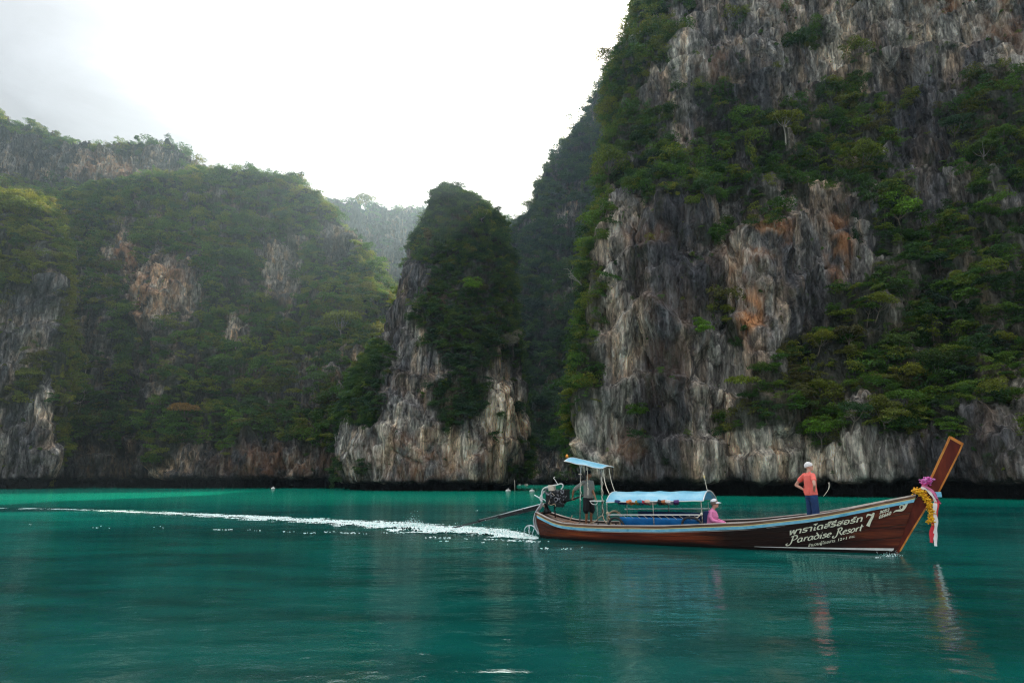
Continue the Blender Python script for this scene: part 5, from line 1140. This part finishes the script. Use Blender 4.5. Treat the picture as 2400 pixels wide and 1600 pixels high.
T('right_cliff', 1425, 420, 5.0, 3, 'yellow green bush on the sunlit left shoulder of the right cliff', cat='bush', name='bush')
T('right_cliff', 1448, 150, 4.6, 4, 'open crowned tree sticking out of the skyline of the right cliff', out=.5)
T('left_forest_hill', 388, 1080, 4.6, BG_R, 'bright yellow green bush on the rocks at the left waterline', cat='bush', name='bush', out=.3)
T('left_forest_hill', 800, 800, 9.5, 4, 'tall pale-trunked umbrella tree at the dark foot of left slope', tall=1.3)
T('left_forest_hill', 545, 1000, 5.5, BG_T, 'fresh green layered tree low in the middle of the left slope')
T('left_forest_hill', 520, 888, 6.5, 6, 'blue green rounded tree standing out in the left slope')
T('left_forest_hill', 430, 1000, 7.0, RUS, 'rusty leaved spreading tree low on the left slope')
T('left_forest_hill', 300, 905, 5.5, BG_R, 'light green tree against dark undergrowth on the left slope')
T('left_forest_hill', 512, 422, 5.0, 1, 'umbrella tree on the saddle of the left skyline', lift=.3)
T('left_forest_hill', 600, 428, 4.0, 1, 'small flat tree on the crest right of the left saddle', lift=.35)
T('left_forest_hill', 620, 560, 8.5, 3, 'broad olive crown near the top of the left forest')
T('back_ridge', 95, 332, 6.0, 6, 'dark lone tree standing up on the upper left skyline', tall=1.3, lift=.25)
T('back_ridge', 468, 412, 5.5, 0, 'dark round tree at the right end of the upper left ridge', lift=.3)
T('far_ridge', 862, 506, 14.0, 1, 'lone umbrella tree on the hazy far ridge', lift=.5)
T('central_rock_pinnacle', 1125, 530, 4.2, 4, 'olive open tree near the summit of the central pinnacle', out=.2, lift=.2)
T('central_rock_pinnacle', 1052, 490, 4.2, 6, 'dense round tree topping the central pinnacle', out=.1, lift=.15)
T('central_rock_pinnacle', 1195, 822, 4.6, PAL, 'pale dry-leaved tree overhanging right shoulder of the pinnacle')
T('central_rock_pinnacle', 1110, 690, 4.6, BG_R, 'lighter green tree halfway up the pinnacle')
T('central_rock_pinnacle', 1068, 960, 3.0, 2, 'dark shrub in the cleft low on the central pinnacle', cat='shrub', name='shrub')
T('gap_ridge', 1300, 1040, 7.5, BG_T, 'light green tree at the valley foot behind the helmsman')
T('gap_ridge', 1240, 500, 7.0, 4, 'sunlit open tree on the gap skyline right of the pinnacle', lift=.3)
T('left_buttress', 60, 520, 6.5, 3, 'sunlit yellow bush crowning the buttress at the left edge', cat='bush', name='bush')
T('left_buttress', 60, 905, 5.0, 4, 'olive tree leaning from the rock of the left buttress')
LM = {'left_forest_hill': [(300, 590, 'the dark cave'), (385, 680, 'the orange cliff patch'), (655, 650, 'the tall grey rock scar'), (555, 795, 'the small grey rock knob'), (240, 830, 'the lower left grey rock'), (345, 1060, 'the waterline rock buttress'), (800, 800, 'the tall umbrella tree'), (820, 580, 'the hill\'s right crest'), (480, 440, 'the skyline saddle'), (640, 450, 'the rounded hilltop'), (130, 500, 'the left buttress crown'), (430, 1000, 'the rusty tree'), (700, 980, 'the dark foot of the slope'), (240, 480, 'the rocky back ridge')],
      'right_cliff': [(1790, 560, 'the orange stain'), (1960, 590, 'the orange streaks'), (1742, 740, 'the pale hollowed column'), (1836, 322, 'the pale-limbed tree'), (1878, 125, 'the rounded bush'), (1440, 150, 'the cliff skyline'), (1380, 500, 'the cliff\'s left edge'), (1560, 210, 'the upper left rock patch'), (2150, 350, 'the slanting rock slabs'), (2080, 120, 'the upper grey wall'), (2330, 300, 'the upper right corner'), (2260, 720, 'the shaded right recess'), (2000, 820, 'the lower green slope'), (1890, 940, 'the standing man\'s bush'), (2350, 960, 'the pale rock at right'), (1600, 450, 'the green ledge\'s left part'), (1640, 786, 'the bright layered shrub')],
      'central_rock_pinnacle': [(1042, 452, 'the pinnacle summit'), (1180, 520, 'the pinnacle\'s right shoulder'), (1110, 690, 'the pinnacle\'s middle'), (1195, 822, 'the dry-leaved tree'), (960, 620, 'the pinnacle\'s bare left edge'), (1090, 850, 'the lower green tongue')],
      'gap_ridge': [(1240, 500, 'the gap skyline'), (1300, 400, 'the steep hazy ridge'), (1270, 650, 'the shaded valley'), (1300, 1040, 'the valley foot'), (1260, 850, 'the lower valley')],
      'left_buttress': [(60, 520, 'the buttress crown'), (60, 760, 'the buttress\'s bare rock'), (130, 700, 'the buttress\'s right edge'), (60, 960, 'the buttress foot')]}
SHP = ('round', 'flat-topped', 'layered', 'olive round', 'olive flat-topped', 'blue-green layered', 'blue-green round'); used_l = {}
for cl, n_, x0_, x1_, y0_, y1_, vs_, s0, s1, grp in (
    ('left_forest_hill', 52, 20, 880, 480, 1040, (0, 1, 2, 3, 4, 5, 6), 4.2, 7.2, 'trees of the left hillside forest'),
    ('right_cliff', 48, 1400, 2390, 30, 1010, (0, 1, 2, 3, 5, 6), 2.2, 4.4, 'trees clinging to the right cliff'),
    ('central_rock_pinnacle', 14, 960, 1200, 520, 860, (0, 2, 5, 6), 2, 3.6, 'trees covering the pinnacle'),
    ('gap_ridge', 14, 1200, 1400, 380, 1080, (0, 2, 5, 6), 4, 7, 'trees of the shaded valley'),
    ('left_buttress', 8, 0, 135, 540, 1040, (3, 4, 2), 3, 5, 'trees on the left buttress')):
    k = 0; tries = 0
    while k < n_ and tries < n_*20:
        tries += 1; x, y = rt.uniform(x0_, x1_), rt.uniform(y0_, y1_); c = CLIFFS[cl]; d = np.hypot(c['px']-x, c['py']-y); i = np.argmin(d)
        if d.flat[i] > 12 or c['veg'].flat[i] < .6: continue
        v0 = int(rt.choice(vs_)); sz_ = rt.uniform(s0, s1); lx, ly, ln = min(LM[cl], key=lambda q: (q[0]-x)**2+(q[1]-y)**2)
        far = math.hypot(lx-x, ly-y); vert = abs(y-ly) > abs(x-lx); dr = ('above ' if y < ly else 'below ') if vert else ('left of ' if x < lx else 'right of ')
        lab = ('large ' if sz_ > (s0+s1)/2 else 'small ')+SHP[v0]+' tree '+('close ' if far < 55 and vert else 'just ' if far < 55 else 'well ' if far > 130 else '')+dr+ln
        if lab in used_l: continue
        used_l[lab] = 1; T(cl, x, y, sz_, v0, lab, grp); k += 1
def branches(base, dirn, L_, r0, seed, label):
    r = np.random.RandomState(seed); mb = MB()
    def grow(p, d, L_, r0, k):
        pts = [p]; dd = np.array(d, float)
        for i in range(5): dd = dd+r.normal(size=3)*.22; dd /= np.linalg.norm(dd); pts.append(pts[-1]+dd*L_/5)
        mb.tube(pts, np.linspace(r0, r0*.4, 6), 6)
        if k:
            for j in (2, 3, 4): grow(pts[j], dd+r.normal(size=3)*.8, L_*.6, r0*.5, k-1)
    grow(np.array(base, float), dirn, L_, r0, 2)
    return mb.build('dead_branch', BARK_PALE, None, True, label=label, category='dead branch')
p, n_ = surf_at('left_forest_hill', 185, 950); branches(p+n_*1.5, (1, -.5, .15), 7, .16, 3, 'bleached bare branches reaching out at the foot of the left slope')
p, n_ = surf_at('right_cliff', 1375, 672); branches(p+n_*.5, (-1, -.5, .05), 3.2, .13, 5, 'curved bleached branch sticking out of the right cliff\'s left edge')
p, n_ = surf_at('right_cliff', 2150, 970); branches(p+n_*1.2, (1, -.6, .3), 3, .08, 9, 'bare pale twigs low on the cliff left of the prow')
# rope, pole and floats at the foot of the walls
def wl(px, D, z): return W(px, D, z)
mb = MB(); mb.tube([P(1941, 1130, 68), P(1943, 1136, 67.8), P(1941, 1147, 67.6), P(1935, 1156, 67.4), P(1930, 1162, 67.3)], .022, 6, sm=4); mb.tube([P(1944, 1130, 68), P(1945, 1138, 67.9), P(1942, 1146, 67.7)], .02, 6, sm=3)
mb.build('rope', ROPEW, None, True, label='pale rope loop hanging over the dark notch right of the standing man', category='rope')
mb = MB(); mb.tube([P(1206, 1124, 109), W(1207, 109, -.3)], .06, 6); mb.build('pole', BARK_PALE, None, True, label='thin upright pole in the water at the pinnacle\'s right foot', category='pole')
for k, (px, D) in enumerate(((1191, 108), (1247, 104), (640, 140))):
    q = W(px, D, .12); mb = MB(); mb.ball(q, (.45, .3, .25), 12, 8); mb.tube([q+[0, 0, .2], q+[0, 0, .42]], .06, 6); mb.build('float', WHITEP, None, True, label=('white float below the right foot of the pinnacle', 'white float between the pinnacle and the boat engine', 'white float by the dark shore of the left slope')[k], category='float', group='white floats along the shore')

# ------------------------------------------------------------------ wake and foam
def wpt(px, py, z=0.):
    r = ray(px, py); return np.array([0, 0, H])+r*((H-z)/-r[2])
FOAM, t, b, out = newmat('white_foam'); pos = N(t, 'ShaderNodeNewGeometry').outputs['Position']
t.links.new(ramp(t, noise(t, pos, 9, 5, .7), [(.32, (.06, .36, .32)), (.46, (.50, .72, .68)), (.58, (.90, .93, .91))]), b.inputs['Base Color']); b.inputs['Roughness'].default_value = .55
t.links.new(bumpn(t, noise(t, pos, 26, 4, .7), .8, .03), b.inputs['Normal'])
wk = np.array([(-60, 1189.5, 1.2), (0, 1190.5, 1.6), (150, 1193, 2.0), (300, 1198.5, 3.2), (500, 1208, 5), (700, 1219, 7), (850, 1228.5, 8.5), (960, 1236, 12), (1040, 1241, 9), (1120, 1245, 9), (1180, 1250, 9.5), (1232, 1256, 6), (1262, 1262, 3)], float)
nl, nc_ = 1500, 46; X = np.linspace(wk[0, 0], wk[-1, 0], nl); yc = np.interp(X, wk[:, 0], wk[:, 1]); hw_ = np.interp(X, wk[:, 0], wk[:, 2])*1.25
V = np.zeros((nl, nc_, 3))
for i in range(nl):
    a, b_ = wpt(X[i], yc[i]-hw_[i]), wpt(X[i], yc[i]+hw_[i]); s_ = np.linspace(0, 1, nc_)[:, None]; V[i] = a*(1-s_)+b_*s_
cr_ = np.abs(np.linspace(-1, 1, nc_))[None]; q = V*np.array([1, 1, 1])
nz = .65*fbm(q*np.array([1.2, 2.4, 1]), 3, 201) + .38*fbm(q*np.array([7, 11, 1]), 3, 202)
fadeL = np.interp(X, [-60, 250, 600, 1262], [.20, .30, .52, .62])[:, None]
keep = (fadeL + 1.3*nz - .62*cr_**1.6) > .18
V[..., 2] = .008 + np.clip(1-cr_**2, 0, 1)*np.interp(X, [-60, 400, 900, 965, 1010, 1150, 1262], [.01, .02, .04, .09, .05, .06, .02])[:, None]*(.35+1.5*np.clip(fbm(q*np.array([8, 8, 1]), 3, 203)+.2, 0, 1)) + wave(V[..., 0], V[..., 1])
f = grid_faces(nl, nc_)[:, ::-1]; kf = keep.ravel()[f].all(1); f = f[kf]; used = np.unique(f); mp_ = np.zeros(nl*nc_, int); mp_[used] = np.arange(len(used))
link('wake_foam', mesh_np('wake_foam', V.reshape(-1, 3)[used], mp_[f], [FOAM], True), kind='stuff', label='white churned wake trailing left behind the long-tail boat', category='foam')
mb = MB(); rf = np.random.RandomState(8)
for px, py, w, h in ((72, 1228, 10, 1.2), (227, 1236.5, 16, 1.8), (236, 1232, 6, 1), (257, 1237, 8, 1.3), (362, 1235, 8, 1.3), (375, 1233, 6, 1), (384, 1236, 5, 1), (520, 1240.5, 48, 2.2), (580, 1241, 16, 1.4), (606, 1242.5, 18, 1.6), (672, 1245, 22, 1.8), (724, 1248, 30, 2), (764, 1246, 26, 1.7), (818, 1248, 40, 2.4), (860, 1250, 14, 1.6), (900, 1248, 20, 1.4), (940, 1248, 30, 1.6), (1013, 1259, 22, 3), (1045, 1260, 32, 2.6), (1042, 1267.5, 20, 2.6), (1090, 1262, 16, 1.6), (1150, 1263.5, 30, 2.4), (1200, 1266, 52, 3), (1248, 1268, 50, 3), (1136, 1270, 14, 1.5), (1277, 1284, 19, 4.4), (1325, 1285.5, 20, 2.2), (1362, 1282, 8, 1.2), (1190, 1276, 10, 1.2), (1118, 1196, 9, 1.3), (1035, 1227, 13, 1.6), (1052, 1229, 9, 1.2), (1110, 1234.5, 14, 1), (2085, 1303, 20, 3), (2060, 1306, 26, 1.6), (2098, 1299, 10, 4)):
    for _ in range(max(2, int(w*h/7))):
        fx = rf.normal()*.30; qx, qy = px+fx*w, py+rf.normal()*h*.28; ww, hh = rf.uniform(1.5, max(2.5, min(9, w*.3))), rf.uniform(.35, max(.45, h*.33)); m2 = 12
        c_ = wpt(qx, qy); z0 = float(wave(np.array(c_[0]), np.array(c_[1]))); pts = []
        for j in range(m2): a = 2*math.pi*j/m2; rr2 = rf.uniform(.6, 1.25); pts.append(wpt(qx+ww/2*math.cos(a)*rr2, qy+hh/2*math.sin(a)*rr2))
        mb.add(([p_+[0, 0, z0+.001] for p_ in pts]+[c_+[0, 0, z0+.014]], [(j, (j+1) % m2, m2) for j in range(m2)]))
mb.build('foam_streaks', FOAM, None, True, kind='stuff', label='small flat foam patches drifting on the water beside the wake', category='foam')
mb = MB(); 
for k in range(450):
    px = 968+rf.normal()*22; s_ = abs(rf.normal()); py = 1236-s_*14*math.exp(-((px-966)/26)**2)-rf.rand()*4
    c_ = wpt(px, 1238); d_ = c_[1]; q = P(px, py, d_); mb.ball(q, rf.uniform(.004, .013), 5, 4)
for k in range(260):
    px = rf.uniform(1060, 1262); py = np.interp(px, wk[:, 0], wk[:, 1])-abs(rf.normal())*7; c_ = wpt(px, np.interp(px, wk[:, 0], wk[:, 1])); mb.ball(P(px, py, c_[1]), rf.uniform(.006, .016), 5, 4)
for k in range(90):
    px = 2085+rf.normal()*14; c_ = wpt(px, 1302); mb.ball(P(px, 1302-abs(rf.normal())*4, c_[1]), rf.uniform(.004, .010), 5, 4)
mb.build('spray', FOAM, None, True, kind='stuff', label='spray droplets thrown up by the propeller and bow', category='spray')
print('trees, foam ok')

# ------------------------------------------------------------------ air
bm = bmesh.new(); bmesh.ops.create_cube(bm, size=1)
hz = (-420, -60, -2.2, 420, 560, 262)
for v in bm.verts: v.co = [(hz[i]+hz[i+3])/2 + v.co[i]*(hz[i+3]-hz[i]) for i in range(3)]
me = bpy.data.meshes.new('haze'); bm.to_mesh(me)
m = bpy.data.materials.new('haze'); m.use_nodes = True; t = m.node_tree; t.nodes.clear()
pv = N(t, 'ShaderNodeVolumePrincipled'); pv.inputs['Density'].default_value = .00025; pv.inputs['Color'].default_value = (.60, .82, 1.0, 1); pv.inputs['Anisotropy'].default_value = .68
oo = N(t, 'ShaderNodeOutputMaterial'); t.links.new(pv.outputs[0], oo.inputs['Volume']); me.materials.append(m)
link('haze', me, kind='stuff', label='thin bluish haze hanging between the limestone walls', category='haze')
